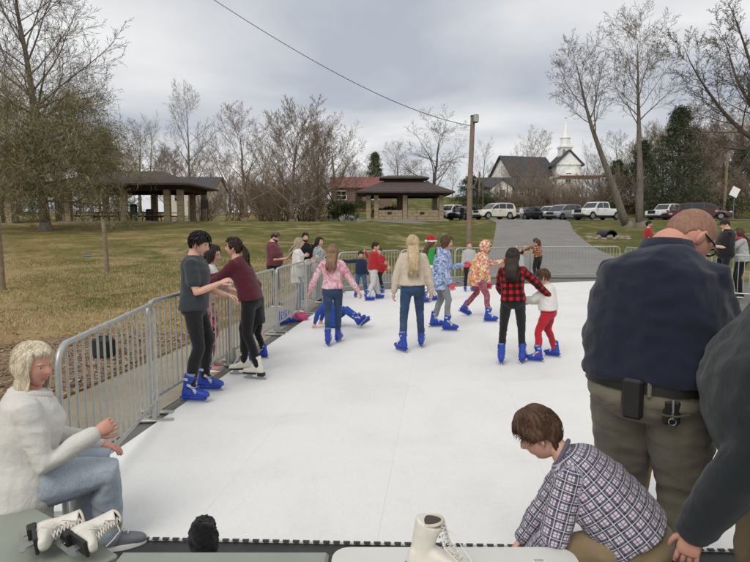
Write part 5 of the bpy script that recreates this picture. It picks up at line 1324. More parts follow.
def person(label, loc, H, yaw=0, body='man', feet=((-.09, 0, 0), (.09, 0, 0)), fyaw=(-8, 8), fpitch=(0, 0), pelvis=None, drop=.01, spine=(0, .04, 1), twist=0, look=(0, 0), tilt=0,
           aL=((-.22, .0, -1), (-.10, .22, -1)), aR=((.22, .0, -1), (.10, .22, -1)), palm=None, curl=(.45, .45), top=None, sleeve=1.0, hem=-.30, top_ease=1.0, bottom=None, legfit=1.0, leg_len=1.0, bottom2=None, legfit2=1.0,
           shoe='rental', shoemat=None, hair=None, hairmat_=None, skin_=None, hi=False, voxel=None, wr=.0085, gloves=None, gloves_m=None, hat=None, extra=None, cat='person', group='skaters and onlookers', seed=1, headk=1.0, lean_pelvis=.35,
           knee=None, legs_visible=True, feet_show=(1, 1), belly=1.0, legk=1.0, armk=1.0, wide=1.0, beard=None, hood=None, smooth_top=7, layer=None, ankle_abs=None, eyelook=None, nofeet=False, head_fwd=.0, shoulder_up=0.0, handk=1.0):
    Z = Vector((0, 0, 1)); ya = R(yaw); fwd = Vector((math.sin(ya), math.cos(ya), 0)); rgt = Vector((math.cos(ya), -math.sin(ya), 0))
    W = lambda v: rgt * v[0] + fwd * v[1] + Z * v[2]
    root = thing('person', label, cat, loc, 0, group)
    hh = (.105 + .068 * H) * headk; B = H - hh; s = B / 1.475; J = {}
    sk = skin_ or SK
    sc = s * (1.08 if body == 'kid' else 1.0) * wide
    kf = max(.62, s ** .75)
    ah = ANK[shoe] * kf
    B2 = B - (ah - .075 * s)                       # skates lift the figure: keep the overall height
    hipz = .60 * B2; thigh, shin = .315 * B2 * legk, .295 * B2 * legk
    a_l, a_r = [Vector((0, 0, ah)) + W(f) for f in feet]
    leglen = thigh + shin
    if pelvis is None:
        mid = (a_l + a_r) / 2; pz = ah + leglen * .992 - drop
        off = math.hypot(feet[0][0] - feet[1][0], feet[0][1] - feet[1][1]) / 2
        pz = min(pz, ah + min(feet[0][2], feet[1][2]) + math.sqrt(max(.1, (leglen * .995) ** 2 - max(0, off - .07 * s) ** 2)) - drop)
        pc = Vector((mid.x, mid.y, pz)) + W((0, -.01, 0))
    else: pc = W(pelvis)
    sp = W(Vector(spine).normalized()).normalized()
    psp = (Z * (1 - lean_pelvis) + sp * lean_pelvis).normalized()
    if pelvis is not None and lean_pelvis > .9: psp = sp
    hw = .062 * B * (1.08 if body in ('woman', 'heavy') else 1)
    hl, hr = pc - rgt * hw, pc + rgt * hw
    kp = [W(k) for k in (knee or ((-.08, 1, .15), (.08, 1, .15)))]
    kl, kr = ik(hl, a_l, thigh, shin, kp[0]), ik(hr, a_r, thigh, shin, kp[1])
    # spine curve
    SL = .352 * B
    tw = Matrix.Rotation(R(-twist), 3, sp)
    def spine_at(f):
        if f <= 0: return pc + psp * SL * f
        n = 8; p = pc.copy(); st = f * SL / n
        for i in range(n): p = p + (psp.lerp(sp, sm(0, .5, (i + .5) / n * f))).normalized() * st
        return p
    def dir_at(f): return psp.lerp(sp, sm(0, .5, max(f, 0))).normalized()
    def ring(f, w_, d_, yo, ease=1.0, add=0.0, n=20):
        c = spine_at(f); d = dir_at(f); k = sm(.2, .8, f); x = rgt.lerp(tw @ rgt, k); x = (x - d * x.dot(d)).normalized(); y = d.cross(x) * -1 if d.cross(x).dot(fwd) < 0 else d.cross(x)
        c = c + y * (yo * belly) * sc; out = []
        for t in np.linspace(0, 2 * math.pi, n + 1)[:-1]:
            ct, st = math.cos(t), math.sin(t); e = .82
            out.append(c + x * (abs(ct) ** e * (1 if ct > 0 else -1)) * (w_ * sc * ease + add) + y * (abs(st) ** e * (1 if st > 0 else -1)) * (d_ * sc * ease + add))
        return out
    tb = BUILD[body]
    xs_ = tw @ rgt; shf = .855 if body != 'heavy' else .80; shc = spine_at(shf) + sp * shoulder_up
    shw = SHW[body] * B * wide
    ua, fa = .205 * B * armk, .178 * B * armk
    arms = []
    for sd, A in ((-1, aL), (1, aR)):
        shp = shc + xs_ * sd * shw
        if isinstance(A, dict):                      # reach for a point: world offset from the person's base
            tgt = Vector(A['to']); el = ik(shp, tgt, ua, fa, W(A.get('pole', (sd * .6, -.4, -.6)))); wr_ = tgt
        else:
            el = shp + W(A[0]).normalized() * ua; wr_ = el + W(A[1]).normalized() * fa
        arms.append((shp, el, wr_))
    J.update(pc=pc, neck=spine_at(1), shL=arms[0][0], elL=arms[0][1], wrL=arms[0][2], shR=arms[1][0], elR=arms[1][1], wrR=arms[1][2], kl=kl, kr=kr, al=a_l, ar=a_r, sp=sp, fwd=fwd, rgt=rgt, root=root, s=s, hh=hh, W=W)
    # head frame
    hy = ya + R(look[0]); hf0 = Vector((math.sin(hy), math.cos(hy), 0)); hr_ = Vector((math.cos(hy), -math.sin(hy), 0)); pt = R(look[1])
    hf = hf0 * math.cos(pt) - Z * math.sin(pt); hu = Z * math.cos(pt) + hf0 * math.sin(pt)
    if tilt: M_ = Matrix.Rotation(R(tilt), 3, hf); hr_ = M_ @ hr_; hu = M_ @ hu
    nb = spine_at(1.0); npos = nb + (sp * .55 + hu * .45).normalized() * (.036 if body != 'heavy' else .012) * s
    hc = npos + hu * hh * .40 + hf * hh * (.10 + head_fwd)
    HM = frame_mat(hc, hr_, hf, hu, hh); J.update(HM=HM, hc=hc, hf=hf, hu=hu, hr=hr_)
    vx = voxel or max(.009, .0125 * s ** .5)
    # ---- body (one skin mesh)
    bmb = MB()
    bmb.rings([ring(f, w_ * .88, d_ * .88, yo, 1, -.010) for f, w_, d_, yo in [(-.16, tb[1][1] * .7, tb[1][2] * .7, tb[1][3]), (-.06, tb[1][1] * .9, tb[1][2] * .9, tb[1][3])] + tb[2:]])
    nr = .056 * s if body not in ('heavy', 'man') else (.060 * s if body == 'man' else .070 * s)
    if body == 'kid': nr = .052 * s
    bmb.tube([nb - sp * .05 * s, nb + sp * .01, npos, hc - hu * hh * .15 - hf * hh * .08], [nr * 1.35, nr * 1.1, nr, nr * .95], 14, True)
    for sh_, el, wr_ in arms:
        ak = 1.0 if sleeve < 1 else .78
        bmb.tube([sh_, sh_.lerp(el, .35), sh_.lerp(el, .8), el, el.lerp(wr_, .3), wr_], [.046 * s * ak, .045 * s * ak, .039 * s * ak, .037 * s * ak, .038 * s * ak, .026 * s], 12, True)
    for h_, k_, a_ in ((hl, kl, a_l), (hr, kr, a_r)):
        bmb.tube([h_, h_.lerp(k_, .4), k_, k_.lerp(a_, .35), a_], [.070 * sc, .066 * sc, .046 * s, .044 * s, .032 * s], 12, True)
    bme = remesh(bmb, vx if hi else vx * 1.15, 2, 'body')
    full = MB(); full.v = [tuple(v.co) for v in bme.vertices]; full.f = [tuple(p.vertices) for p in bme.polygons]; full.m = [0] * len(full.f)
    bpy.data.meshes.remove(bme)
    head_mesh(full, HM, hi)
    gl = []
    for i, (sh_, el, wr_) in enumerate(arms):
        d = (wr_ - el).normalized(); sd = -1 if i == 0 else 1
        pn = W(palm[i]) if palm else (rgt * -sd * .8 + fwd * .1)
        tgt_mb = full
        if gloves: tgt_mb = MB()
        hd_ = d
        if isinstance((aL, aR)[i], dict) and 'dir' in (aL, aR)[i]: hd_ = W((aL, aR)[i]['dir']).normalized()
        cr_ = curl[i]; flx = cr_ if isinstance(cr_, (list, tuple)) else None
        # thumb side: forward / up side
        x0 = hd_.cross((pn - hd_ * pn.dot(hd_)).normalized()); ts = 1 if x0.dot(fwd + Z * .4) > 0 else -1
        hand(tgt_mb, wr_, hd_, pn, ts, max(.62, s ** .8) * (1.12 if gloves else 1) * handk, .45 if flx else cr_, nails=hi and not gloves, fl=flx, n=8 if hi else 5)
        if gloves: gl.append(tgt_mb)
    mats = [sk, LIP, EYE_W, EYE_D, hairmat_ or H_BRN, NAIL]
    full.build('body', mats, root, 'all')
    for g in gl: g.build('glove', gloves, root, 'all')
    # ---- trousers
    rs = np.array([.100, .089, .070, .064, .052]) * legfit
    if bottom:
        t = MB(); ee = 1.0
        t.rings([ring(f, w_, d_, yo, ee, .002) for f, w_, d_, yo in [(-.27, tb[0][1] * .50, tb[0][2] * .62, tb[0][3]), (-.20, tb[0][1] * .86, tb[0][2] * .92, tb[0][3])] + tb[1:3] + [(.16, *[(tb[2][i] * .6 + tb[3][i] * .4) for i in (1, 2, 3)])]])
        for h_, k_, a_ in ((hl, kl, a_l), (hr, kr, a_r)):
            e_ = k_.lerp(a_, leg_len); off = W((0, -.012, 0)) * s
            r5 = rs * sc if body != 'kid' else rs * sc * .95
            pts = [h_ + Z * .02, h_.lerp(k_, .15), h_.lerp(k_, .55), k_ + (kp[0] * 0), k_.lerp(e_, .35) + off, k_.lerp(e_, .8), e_]
            t.tube(pts, [r5[0] * .95, r5[0], r5[1], r5[2], r5[3] * 1.02, (r5[3] + r5[4]) / 2, r5[4]], 14, True)
        me = remesh(t, vx, smooth_top, 'trousers'); wrinkle(me, wr * .8, 7 / max(s, .6), seed + 5)
        segs = [(hl, kl, rgt, .08), (kl, a_l, rgt, .06), (hr, kr, rgt, .08), (kr, a_r, rgt, .06)]
        cloth_coords(me, segs); me.materials.append(bottom); link_mesh('trousers', me, root)
    # ---- top
    if top:
        t = MB(); rows_ = []
        for f, w_, d_, yo in tb:
            rows_.append((f, w_, d_, yo))
        lo = tb[0]; rows_ = [(f, w_, d_, yo) for f, w_, d_, yo in rows_ if f > hem + .02]
        def interp(f):
            for a_, b_ in zip(tb, tb[1:]):
                if a_[0] <= f <= b_[0]: k = (f - a_[0]) / (b_[0] - a_[0]); return tuple(a_[i] + (b_[i] - a_[i]) * k for i in (1, 2, 3))
            return tb[0][1] * (1 + max(0, tb[0][0] - f) * .5), tb[0][2] * (1 + max(0, tb[0][0] - f) * .5), tb[0][3]
        h0 = interp(hem); rows_ = [(hem, *h0)] + rows_
        t.rings([ring(f, w_, d_, yo, (1.02 * top_ease if f < .6 else 1.02 + (top_ease - 1) * .35), .012 * s if f < .9 else .006 * s) for f, w_, d_, yo in rows_])
        r3 = np.array([.060, .060, .054, .050, .042]) * s * (1.0 + (top_ease - 1) * .9) * (1.15 if body == 'heavy' else 1.0) * (1.05 if body == 'kid' else 1)
        for sh_, el, wr_ in arms:
            ends = wr_ if sleeve >= 1 else None
            inner = sh_ + (shc - sh_) * .45 - sp * .01
            if sleeve >= 1:
                pts = [inner, sh_, sh_.lerp(el, .45), el, el.lerp(wr_, .5), el.lerp(wr_, .93 if sleeve == 1 else sleeve - .07)]; rad = [r3[0] * 1.02, r3[0], r3[1], r3[2], r3[3], r3[4]]
            else:
                e_ = sh_.lerp(el, sleeve); pts = [inner, sh_, sh_.lerp(e_, .6), e_]; rad = [r3[0] * 1.02, r3[0], r3[1] * 1.04, r3[1] * 1.04]
            t.tube(pts, rad, 14, True)
        if hood == 'down':
            c = spine_at(.97) - fwd * .085 * s; t.ell(c, (.12 * s, .07 * s, .075 * s), 14, 8, Matrix((rgt, fwd, Z)).transposed())
        me = remesh(t, vx, smooth_top, 'top'); wrinkle(me, wr, 7 / max(s, .6), seed)
        segs = [(spine_at(-.3), spine_at(1), fwd, .16 * sc)] + [(a_, b_, fwd, .062 * s) for sh_, el, wr_ in arms for a_, b_ in ((sh_, el), (el, wr_ if sleeve >= 1 else el + (el - sh_) * .1))]
        cloth_coords(me, segs); me.materials.append(top); link_mesh(layer or ('jacket' if hood else 'shirt'), me, root)
    # ---- footwear
    for i, (a_, fy, fp) in enumerate(((a_l, fyaw[0], fpitch[0]), (a_r, fyaw[1], fpitch[1]))):
        if nofeet or not feet_show[i]: continue
        pos = Vector((a_.x, a_.y, a_.z - ah)) ; yy = ya + R(fy)
        if fp:   # pitch about the ankle
            M_ = Matrix.Rotation(-yy, 3, 'Z') @ Matrix.Rotation(R(fp), 3, 'X'); pos = a_ + M_ @ Vector((0, 0, -ah))
        footwear(shoe, root, pos, yy, R(fp), kf, shoemat)
    # ---- hair, hats
    if hair:
        hm = MB(); st = hair.get('style', (.27, -.06, -.34))
        hair_cap(hm, HM, st, hair.get('thick', .055), hair.get('top', .03), seed, hair.get('rough', .022), hi, hair.get('fringe', 0.0), hair.get('strand', 26))
        if hair.get('long'):
            rest = nb - (fwd * .5 + hf0 * .5).normalized() * (.075 * s + hh * .10) + sp * .02; hang = (Z * -1).lerp(-sp, hair.get('follow', .75)).normalized()
            hair_long(hm, HM, hair['long'], rest, hang, hair.get('n', 60), seed, hair.get('spread', (75, 285)), hh, hair.get('front', False), hair.get('lock', 1.0), hair.get('wave', .012), hair.get('flare', 1.0), -(fwd * (.118 * sc * (1 + (top_ease - 1) * .5) - .03 * s)), hair.get('bob', False))
        if hair.get('tail'):
            p0 = HM @ Vector((0, -.45, hair.get('tailz', .1))); rr = random.Random(seed)
            for i in range(18):
                j = Vector((rr.gauss(0, .02), rr.gauss(0, .02), rr.gauss(0, .012))); L = hair['tail'] * rr.uniform(.8, 1.05)
                hm.tube([p0 - (p0 - hc) * .15, p0 + j * .4 - hf * .02, p0 + j - hf * .045 - Z * L * .25, p0 + j * 1.6 - hf * .03 - Z * L * .65, p0 + j * 1.2 - hf * .01 - Z * L], [.010, .012, .012, .010, .003], 5)
        rr = random.Random(seed + 50); nt_ = hair.get('tufts', 70 if not hair.get('long') else 40) * (11 if hi else 1)
        for i in range(nt_):
            a_ = rr.uniform(0, 6.283); p_ = R(rr.uniform(8, 85)); q0 = head_point(a_, p_, 0, False)
            if q0.z < hairline(a_, st) + (.10 if math.cos(a_) > .3 else .03): continue
            sw = rr.gauss(0, .35) + .25; dn = rr.uniform(.35, .75); th_ = hair.get('thick', .055) + hair.get('top', .03) * max(0, q0.z) * 2
            pts = [HM @ head_point(a_ + sw * k, p_ - dn * k * hair.get('tl', 1.0), th_ * ((.92 + .10 * math.sin(k * 2.6)) if hi else (.75 + .45 * math.sin(k * 2.6))) + rr.uniform(-.01, .02) * k * (.4 if hi else 1), False) for k in (0, .33, .66, 1)]
            r0 = hh * .030 * rr.uniform(.6, 1.2) * (.20 if hi else 1); hm.tube(pts, [r0 * .5, r0, r0 * .9, r0 * .15], 4)
        hm.build('hair', hairmat_ or H_BRN, root, 'all')
    if beard:
        bb = MB(); rings = []
        for j in range(14):
            p = R(-88 + j * 5.2); r_ = []
            for i in range(26):
                t_ = R(-105 + 210 * i / 25); q = head_point(t_, p, 0, True); m = sm(-.02, .05, -.20 + .16 * sm(40, 80, abs(math.degrees(t_))) - q.z) * (1 - gs(q.x, .07) * gs(q.z + .27, .035)); r_.append(HM @ head_point(t_, p, -.04 + m * .075 + .012 * noise.noise(q * 14), True))
            rings.append(r_)
        bb.rings(rings, caps=False, closed=False); bb.build('beard', beard, root, 'all')
    if hat == 'cap':
        cm = MB(); hair_cap(cm, HM, (.20, .17, .10), .065, .05, 2, .0); cm_m = extra or BLACK_SO; ho = cm.build('cap', cm_m, root, 'all')
        br = MB(); pts_u = []; pts_l = []
        for a in np.linspace(-1.15, 1.15, 13):
            pts_u.append((math.sin(a), math.cos(a)))
        inner = [HM @ Vector((.32 * x, .36 * y + .02, .20)) for x, y in pts_u]; outer = [HM @ Vector((.34 * x, .40 * y + .36 * max(0, y) ** .5, .16 - .05 * x * x)) for x, y in pts_u]
        th_ = hu * hh * .03
        br.rings([inner, outer, [p + th_ for p in outer], [p + th_ for p in inner]], caps=False, closed=False); br.build('brim', cm_m, ho, 'all')
    if hat == 'santa':
        cm = MB(); hair_cap(cm, HM, (.22, .16, .08), .08, .06, 2, .006)
        cm.tube([HM @ Vector((0, -.05, .42)), HM @ Vector((-.12, -.22, .66)), HM @ Vector((-.24, -.45, .60)), HM @ Vector((-.30, -.58, .36)), HM @ Vector((-.32, -.62, .16))], [hh * .36, hh * .27, hh * .17, hh * .1, hh * .04], 12); ho = cm.build('santa_hat', FELT_RED, root, 'all')
        tr_ = MB(); n_ = 22; tr_.tube([HM @ Vector((.40 * math.sin(a), .47 * math.cos(a) - .01, .20 - .05 * (1 - math.cos(a)))) for a in np.linspace(0, 2 * math.pi, n_)], hh * .085, 8); tr_.v = [tuple(Vector(v) * (1 + .0) + Vector((1, 1, 1)) * .006 * noise.noise(Vector(v) * 60)) for v in tr_.v]; tr_.build('fur_trim', FUR_WHITE, ho, 'all')
        pm = MB(); pm.ell(HM @ Vector((-.33, -.63, .10)), (hh * .16,) * 3, 12, 8); pm.build('pompom', FUR_WHITE, ho, 'all')
    if hood == 'up':
        cm = MB(); hair_cap(cm, HM, (.22, -.42, -.49), .13, .05, 3, .03); cm.build('hood', top, root, 'all')
    return J
FELT_RED = fabric('felt_red', 'b3202b'); FUR_WHITE = fabric('fur_white', 'e6e4e0', .05)
def stand(px, py, top=None, lift=0.0, z=0.0):
    """ground point under a photo pixel, and the height that reaches the photo pixel row `top` there"""
    p = G(px, py, z + lift); Hh = at(px, top, p.y).z - (z + lift) if top is not None else None
    return p, Hh
# ================================================================== clothing patterns
def pattern(name, build_, rough=.9, wr=.3):
    m, nt, b = new_mat(name); c = build_(nt); nt.links.new(c, b.inputs['Base Color'])
    b.inputs['Roughness'].default_value = rough; b.inputs['Specular IOR Level'].default_value = .2; b.inputs['Sheen Weight'].default_value = .1
    bump(nt, b, noi(nt, coord(nt), 15, 3, .5, .8), wr, .02); return m
def mth(nt, op, a, b_=0.0, c_=None):
    n = nd(nt, 'ShaderNodeMath', operation=op)
    for i, v in enumerate((a, b_) if c_ is None else (a, b_, c_)):
        if isinstance(v, (int, float)): n.inputs[i].default_value = v
        else: nt.links.new(v, n.inputs[i])
    return n.outputs[0]
def stripe(nt, x, period, lo, hi):
    f = mth(nt, 'FRACT', mth(nt, 'ADD', mth(nt, 'DIVIDE', x, period), 50.0)); return mth(nt, 'MULTIPLY', mth(nt, 'GREATER_THAN', f, lo), mth(nt, 'LESS_THAN', f, hi))
def uv_of(nt):
    s = nd(nt, 'ShaderNodeSeparateXYZ'); nt.links.new(coord(nt, 'cloth'), s.inputs[0]); return s.outputs[0], s.outputs[1]
def buffalo(nt):
    u, v = uv_of(nt); a = stripe(nt, u, .085, 0, .5); b = stripe(nt, v, .085, 0, .5); f = mth(nt, 'MULTIPLY', mth(nt, 'ADD', a, b), .5)
    return ramp(nt, f, [(.1, hexc('b01a24')), (.5, hexc('4e1014')), (.9, hexc('120d0e'))])
def shirt_plaid(nt):
    u, v = uv_of(nt); base = hexc('c6c3cb')
    c = mixc(nt, mth(nt, 'MULTIPLY', stripe(nt, u, .040, 0, .46), .82), base, hexc('2c2a42')); c = mixc(nt, mth(nt, 'MULTIPLY', stripe(nt, v, .040, 0, .46), .82), c, hexc('2c2a42'))
    c = mixc(nt, mth(nt, 'MULTIPLY', stripe(nt, u, .040, .66, .74), .75), c, hexc('6b3350')); c = mixc(nt, mth(nt, 'MULTIPLY', stripe(nt, v, .040, .66, .74), .75), c, hexc('6b3350'))
    c = mixc(nt, mth(nt, 'MULTIPLY', stripe(nt, u, .040, .14, .22), .7), c, hexc('d8d5da')); c = mixc(nt, mth(nt, 'MULTIPLY', stripe(nt, v, .040, .14, .22), .7), c, hexc('d8d5da'))
    return c
def tiedye_blue(nt):
    f = noi(nt, coord(nt), 14, 5, .6, 1.6); return ramp(nt, f, [(.32, hexc('3d4f7c')), (.45, hexc('6d82ad')), (.56, hexc('a9b6cf')), (.66, hexc('ccd3df')), (.75, hexc('7688ad'))])
def tiedye_pink(nt):
    f = noi(nt, coord(nt), 11, 5, .65, 1.2); g = noi(nt, coord(nt), 60, 3, .6)
    c = ramp(nt, f, [(.34, hexc('b96a80')), (.46, hexc('d39aa6')), (.56, hexc('e2cfcd')), (.68, hexc('cf8a99'))]); return mixc(nt, ramp(nt, g, [(.58, (0, 0, 0)), (.64, (.6, .6, .6))]), c, hexc('5a4a6b'))
def cells(cols, scale, bg=None, thr=.45):
    def f(nt):
        vo = nd(nt, 'ShaderNodeTexVoronoi', Scale=scale); nt.links.new(coord(nt), vo.inputs['Vector']); s = nd(nt, 'ShaderNodeSeparateColor'); nt.links.new(vo.outputs['Color'], s.inputs[0])
        n = len(cols); c = ramp(nt, s.outputs[0], [((i + .5) / n, hexc(k)) for i, k in enumerate(cols)])
        if bg: return mixc(nt, mth(nt, 'GREATER_THAN', vo.outputs['Distance'], thr), c, hexc(bg))
        return c
    return f
M_BUFF = pattern('buffalo_plaid', buffalo); M_SHIRT = pattern('shirt_plaid', shirt_plaid); M_TDB = pattern('tiedye_blue', tiedye_blue); M_TDP = pattern('tiedye_pink', tiedye_pink)
M_FLOR = pattern('floral', cells(['d8b23c', 'c7566a', 'dcd0b0', 'd97a3d', '6f8a4f', 'd36a8a', 'e4d9c0'], 30)); M_FLEG = pattern('floral_leggings', cells(['8d3a48', '5a4a66', 'b2626c', '6d5a5a', 'a84a52'], 32))
M_SPOT = pattern('spotted_rust', cells(['2e1a12'], 26, '8a4d29', .38)); M_POLKA = pattern('polka', cells(['26332a', 'a02a2e', '22382a'], 24, 'd9d7d0', .42)); M_GEO = pattern('grey_pattern', cells(['6d7276', 'b9bcbc', '8d9295', 'a7aaab'], 34)); M_STRIPE = pattern('striped_pink', cells(['b0434e', 'd9b7b3', '58242c'], 22))
def jeans(name, col, col2):
    def f(nt):
        a = noi(nt, coord(nt), 5, 4, .6); b = noi(nt, coord(nt), 180, 2, .5); c = ramp(nt, a, [(.3, hexc(col)), (.7, hexc(col2))]); return mixc(nt, 1.0, c, ramp(nt, b, [(.3, (.8, .8, .82)), (.7, (1.12, 1.12, 1.12))]), 'MULTIPLY')
    return pattern(name, f)
J_BLUE = jeans('denim_blue', '27374f', '3d5373'); J_MID = jeans('denim_mid', '33475f', '546d8a'); J_LIGHT = jeans('denim_light', '929da8', 'b6bfc6'); J_DK = jeans('denim_dark', '1c2430', '2b3646')
F_CHAR = fabric('tee_charcoal', '33393d'); F_BLACK = fabric('cloth_black', '16171a'); F_MAROON = fabric('sweat_maroon', '511a27'); F_MAR2 = fabric('tee_maroon', '63323a'); F_WHITE = fabric('cloth_white', 'd6d3cc', .06); F_CREAM = fabric('sweat_cream', 'c3b5a1', .10); F_RED = fabric('cloth_red', 'a02027'); F_RED2 = fabric('trousers_red', 'a81e2c'); F_GREEN = fabric('cloth_green', '2c8a3c')
F_GREY = fabric('cloth_grey', 'a9aaa9', .08); F_LGREY = fabric('joggers_light', 'bdbdbb', .06); F_PGREY = fabric('leggings_grey', '7a7c7e'); F_NAVY = fabric('polo_navy', '181d2e', .14, wr=.3); F_KHAKI = fabric('khaki_olive', '6a6456', .10); F_TAN = fabric('khaki_tan', '867457', .10); F_MUST = fabric('mustard', '8d6a35'); F_JACK = fabric('jacket_charcoal', '1a1f22', .12); F_DNAVY = fabric('hoodie_navy', '1f2b45'); F_BLUE = fabric('coat_blue', '1f4295'); F_PINKG = fabric('glove_pink', 'd9505c'); F_TEAL = fabric('tee_teal', '2f7f86'); F_FLEECE = fabric('fleece_white', 'cdcac2', .06, wr=.5)
CAMO = pattern('camo', cells(['6b5f45', '8d8060', '4d4a36'], 20))
SHORT = dict(style=(.26, -.04, -.31), thick=.04, top=.05, rough=.03, tufts=90, tl=.6)
MOP = dict(style=(.24, -.06, -.34), thick=.06, top=.07, rough=.045, fringe=.10, tufts=140, tl=1.2)
def LONG(L, **k): d = dict(style=(.27, -.30, -.47), thick=.055, long=L); d.update(k); return d

def skater(label, fl, fr, ty, yaw, hk=1.0, z=RZ, **kw):
    """feet given as photo pixels on the ground plane (left foot, right foot)"""
    a, b = G(fl[0], fl[1], z), G(fr[0], fr[1], z); mid = (a + b) / 2; Hh = (at((fl[0] + fr[0]) / 2, ty, mid.y).z - z) * hk
    ya = R(yaw); f = Vector((math.sin(ya), math.cos(ya), 0)); r_ = Vector((math.cos(ya), -math.sin(ya), 0))
    lf = kw.pop('lift', (0, 0)); feet = [((p - mid).dot(r_), (p - mid).dot(f), l) for p, l in zip((a, b), lf)]
    return person(label, mid, Hh, yaw, feet=feet, **kw)
def onlooker(label, px, Y, ty, yaw, z=None, hk=1.0, **kw):
    p = at(px, 226, Y); zz = (terr(p.x, Y) if z is None else z) + .012; return person(label, Vector((p.x, Y, zz)), (at(px, ty, Y).z - zz) * hk, yaw, shoe='shoe', **kw)
def deco(J, mb, name, mat, smooth='all'): return mb.build(name, mat, J['root'], smooth)

# ------------------------------------------------------------------ skaters
skater('young man in charcoal tee and black joggers steadying the maroon skater', (205, 391), (190, 402), 238, 84, 1.01, body='man', spine=(0, .05, 1), look=(8, 18), aR=((.12, .16, -1), (-.22, 1, .40)), aL=((-.1, .2, -1), (.1, 1, -.30)), palm=((.3, 0, -1), (-.5, .2, -1)), top=F_CHAR, sleeve=.62, hem=-0.09, top_ease=1.06, bottom=F_BLACK, legfit=.92, hair=MOP, hairmat_=H_BLK, seed=3, curl=(.7, .75), fyaw=(6, 12))
skater('girl in maroon sweatshirt leaning forward in white skates', (258, 379), (245, 374), 249, -86, 1.07, body='girl', spine=(0, .40, 1), look=(0, 0), aL=((.10, .9, -.75), (.10, 1, -.32)), aR=((-.1, .9, -.6), (-.1, 1, -.15)), palm=((.4, 0, -1), (-.4, 0, -1)), curl=(.7, .7), top=F_MAROON, hem=-0.03, top_ease=1.12, bottom=F_BLACK, legfit=.86, shoe='figure', hair=dict(style=(.27, -.1, -.42), thick=.06, tail=.30, tailz=.0), hairmat_=H_DKB, seed=4, fyaw=(10, -10))
onlooker('woman in white tee behind the charcoal tee skater, outside the barrier', 203, 6.95, 246, 84, body='woman', spine=(0, .18, 1), look=(10, 15), aR=((.55, -.75, -1), (-.3, .8, -.5)), aL=((-.2, .4, -1), (.2, 1, -.2)), top=F_WHITE, sleeve=.55, hem=-0.03, bottom=M_STRIPE, legfit=1.05, shoemat=simple('shoe_pink', 'b58378', .7), hair=LONG(.34, spread=(60, 300)), hairmat_=H_DKB, seed=5)
skater('child in dark clothes and blue skates behind the maroon girl', (251, 361), (264, 358), 282, -80, body='kid', top=F_BLACK, bottom=F_BLACK, hair=SHORT, hairmat_=H_BRN, seed=6)
skater('girl in pink printed top and jeans seen from behind, arms spread', (328, 346), (338, 342), 247, 6, body='girl', spine=(0, .03, 1), look=(0, 5), aL=((-.62, .05, -1), (-.45, .15, -1)), aR=((.62, .0, -1), (.62, .1, -1)), top=M_TDP, hem=0.01, top_ease=1.08, bottom=J_BLUE, legfit=.86, hair=LONG(.20, follow=.9), hairmat_=H_LBR, seed=7, fyaw=(-5, 8), lift=(0, 0))
p = G(333, 327, RZ)
person('child in blue fallen on the ice behind the pink girl', p, 1.25, 100, body='kid', pelvis=(0, 0, .13), lean_pelvis=.4, feet=((-.10, .48, .02), (.12, .46, .06)), fpitch=(35, 45), knee=((-.1, .5, 1), (.1, .5, 1)), spine=(-.1, -.45, 1), look=(0, 5), aL=((-.4, -.6, -.8), (-.1, -.3, -1)), aR=((.4, -.6, -.8), (.1, -.3, -1)), top=F_BLUE, top_ease=1.1, bottom=F_BLUE, hair=SHORT, hairmat_=H_BRN, seed=8)
skater('boy in dark jacket and jeans with one arm out sideways', (366, 298), (356, 297), 252, 176, body='kid', spine=(0, .05, 1), look=(0, 8), aR=((1, .05, -.08), (1, .1, .12)), aL=((-.3, .1, -1), (-.1, .4, -1)), top=F_DNAVY, hem=-0.08, top_ease=1.15, bottom=J_MID, hair=SHORT, hairmat_=H_DKB, seed=9, fyaw=(-25, 15))
skater('boy in red sweatshirt and pale grey joggers stepping right', (378, 299), (368, 301), 245, 72, 1.03, body='kid', spine=(0, .12, 1), look=(15, 5), aR=((.15, .35, -1), (.0, 1, -.45)), aL=((-.3, .5, -.8), (-.1, 1, -.2)), top=F_RED, hem=-0.05, top_ease=1.1, bottom=F_LGREY, legfit=1.15, hair=SHORT, hairmat_=H_DKB, seed=10)
skater('child in red behind the boy in red sweatshirt', (376, 293), (383, 293), 249, 195, body='kid', look=(0, 5), aR=((.9, .2, -.1), (.4, .2, 1)), aL=((-.3, .1, -1), (-.1, .4, -1)), top=F_RED, top_ease=1.1, bottom=F_BLACK, hair=SHORT, hairmat_=H_BRN, seed=11)
skater('girl in cream sweatshirt and jeans with long blond hair, back turned', (403, 352), (421, 347), 238, -2, body='girl', spine=(0, .03, 1), look=(0, 4), aL=((-.34, .02, -1), (-.14, .12, -1)), aR=((.34, .02, -1), (.16, .12, -1)), top=F_CREAM, hem=0.03, top_ease=1.16, bottom=J_BLUE, legfit=.88, hair=LONG(.42, follow=.9, n=80), hairmat_=H_BLOND, seed=12, fyaw=(-30, 10))
skater('child in green top and santa hat with patterned leggings', (425, 303), (434, 301), 237, 62, .97, body='kid', spine=(0, .1, 1), look=(8, 5), aR=((.2, .3, -1), (-.1, 1, -.3)), aL=((-.2, .3, -1), (.1, 1, -.3)), top=F_GREEN, hem=0.07, bottom=M_POLKA, hair=LONG(.22), hairmat_=H_BRN, hat='santa', seed=13)
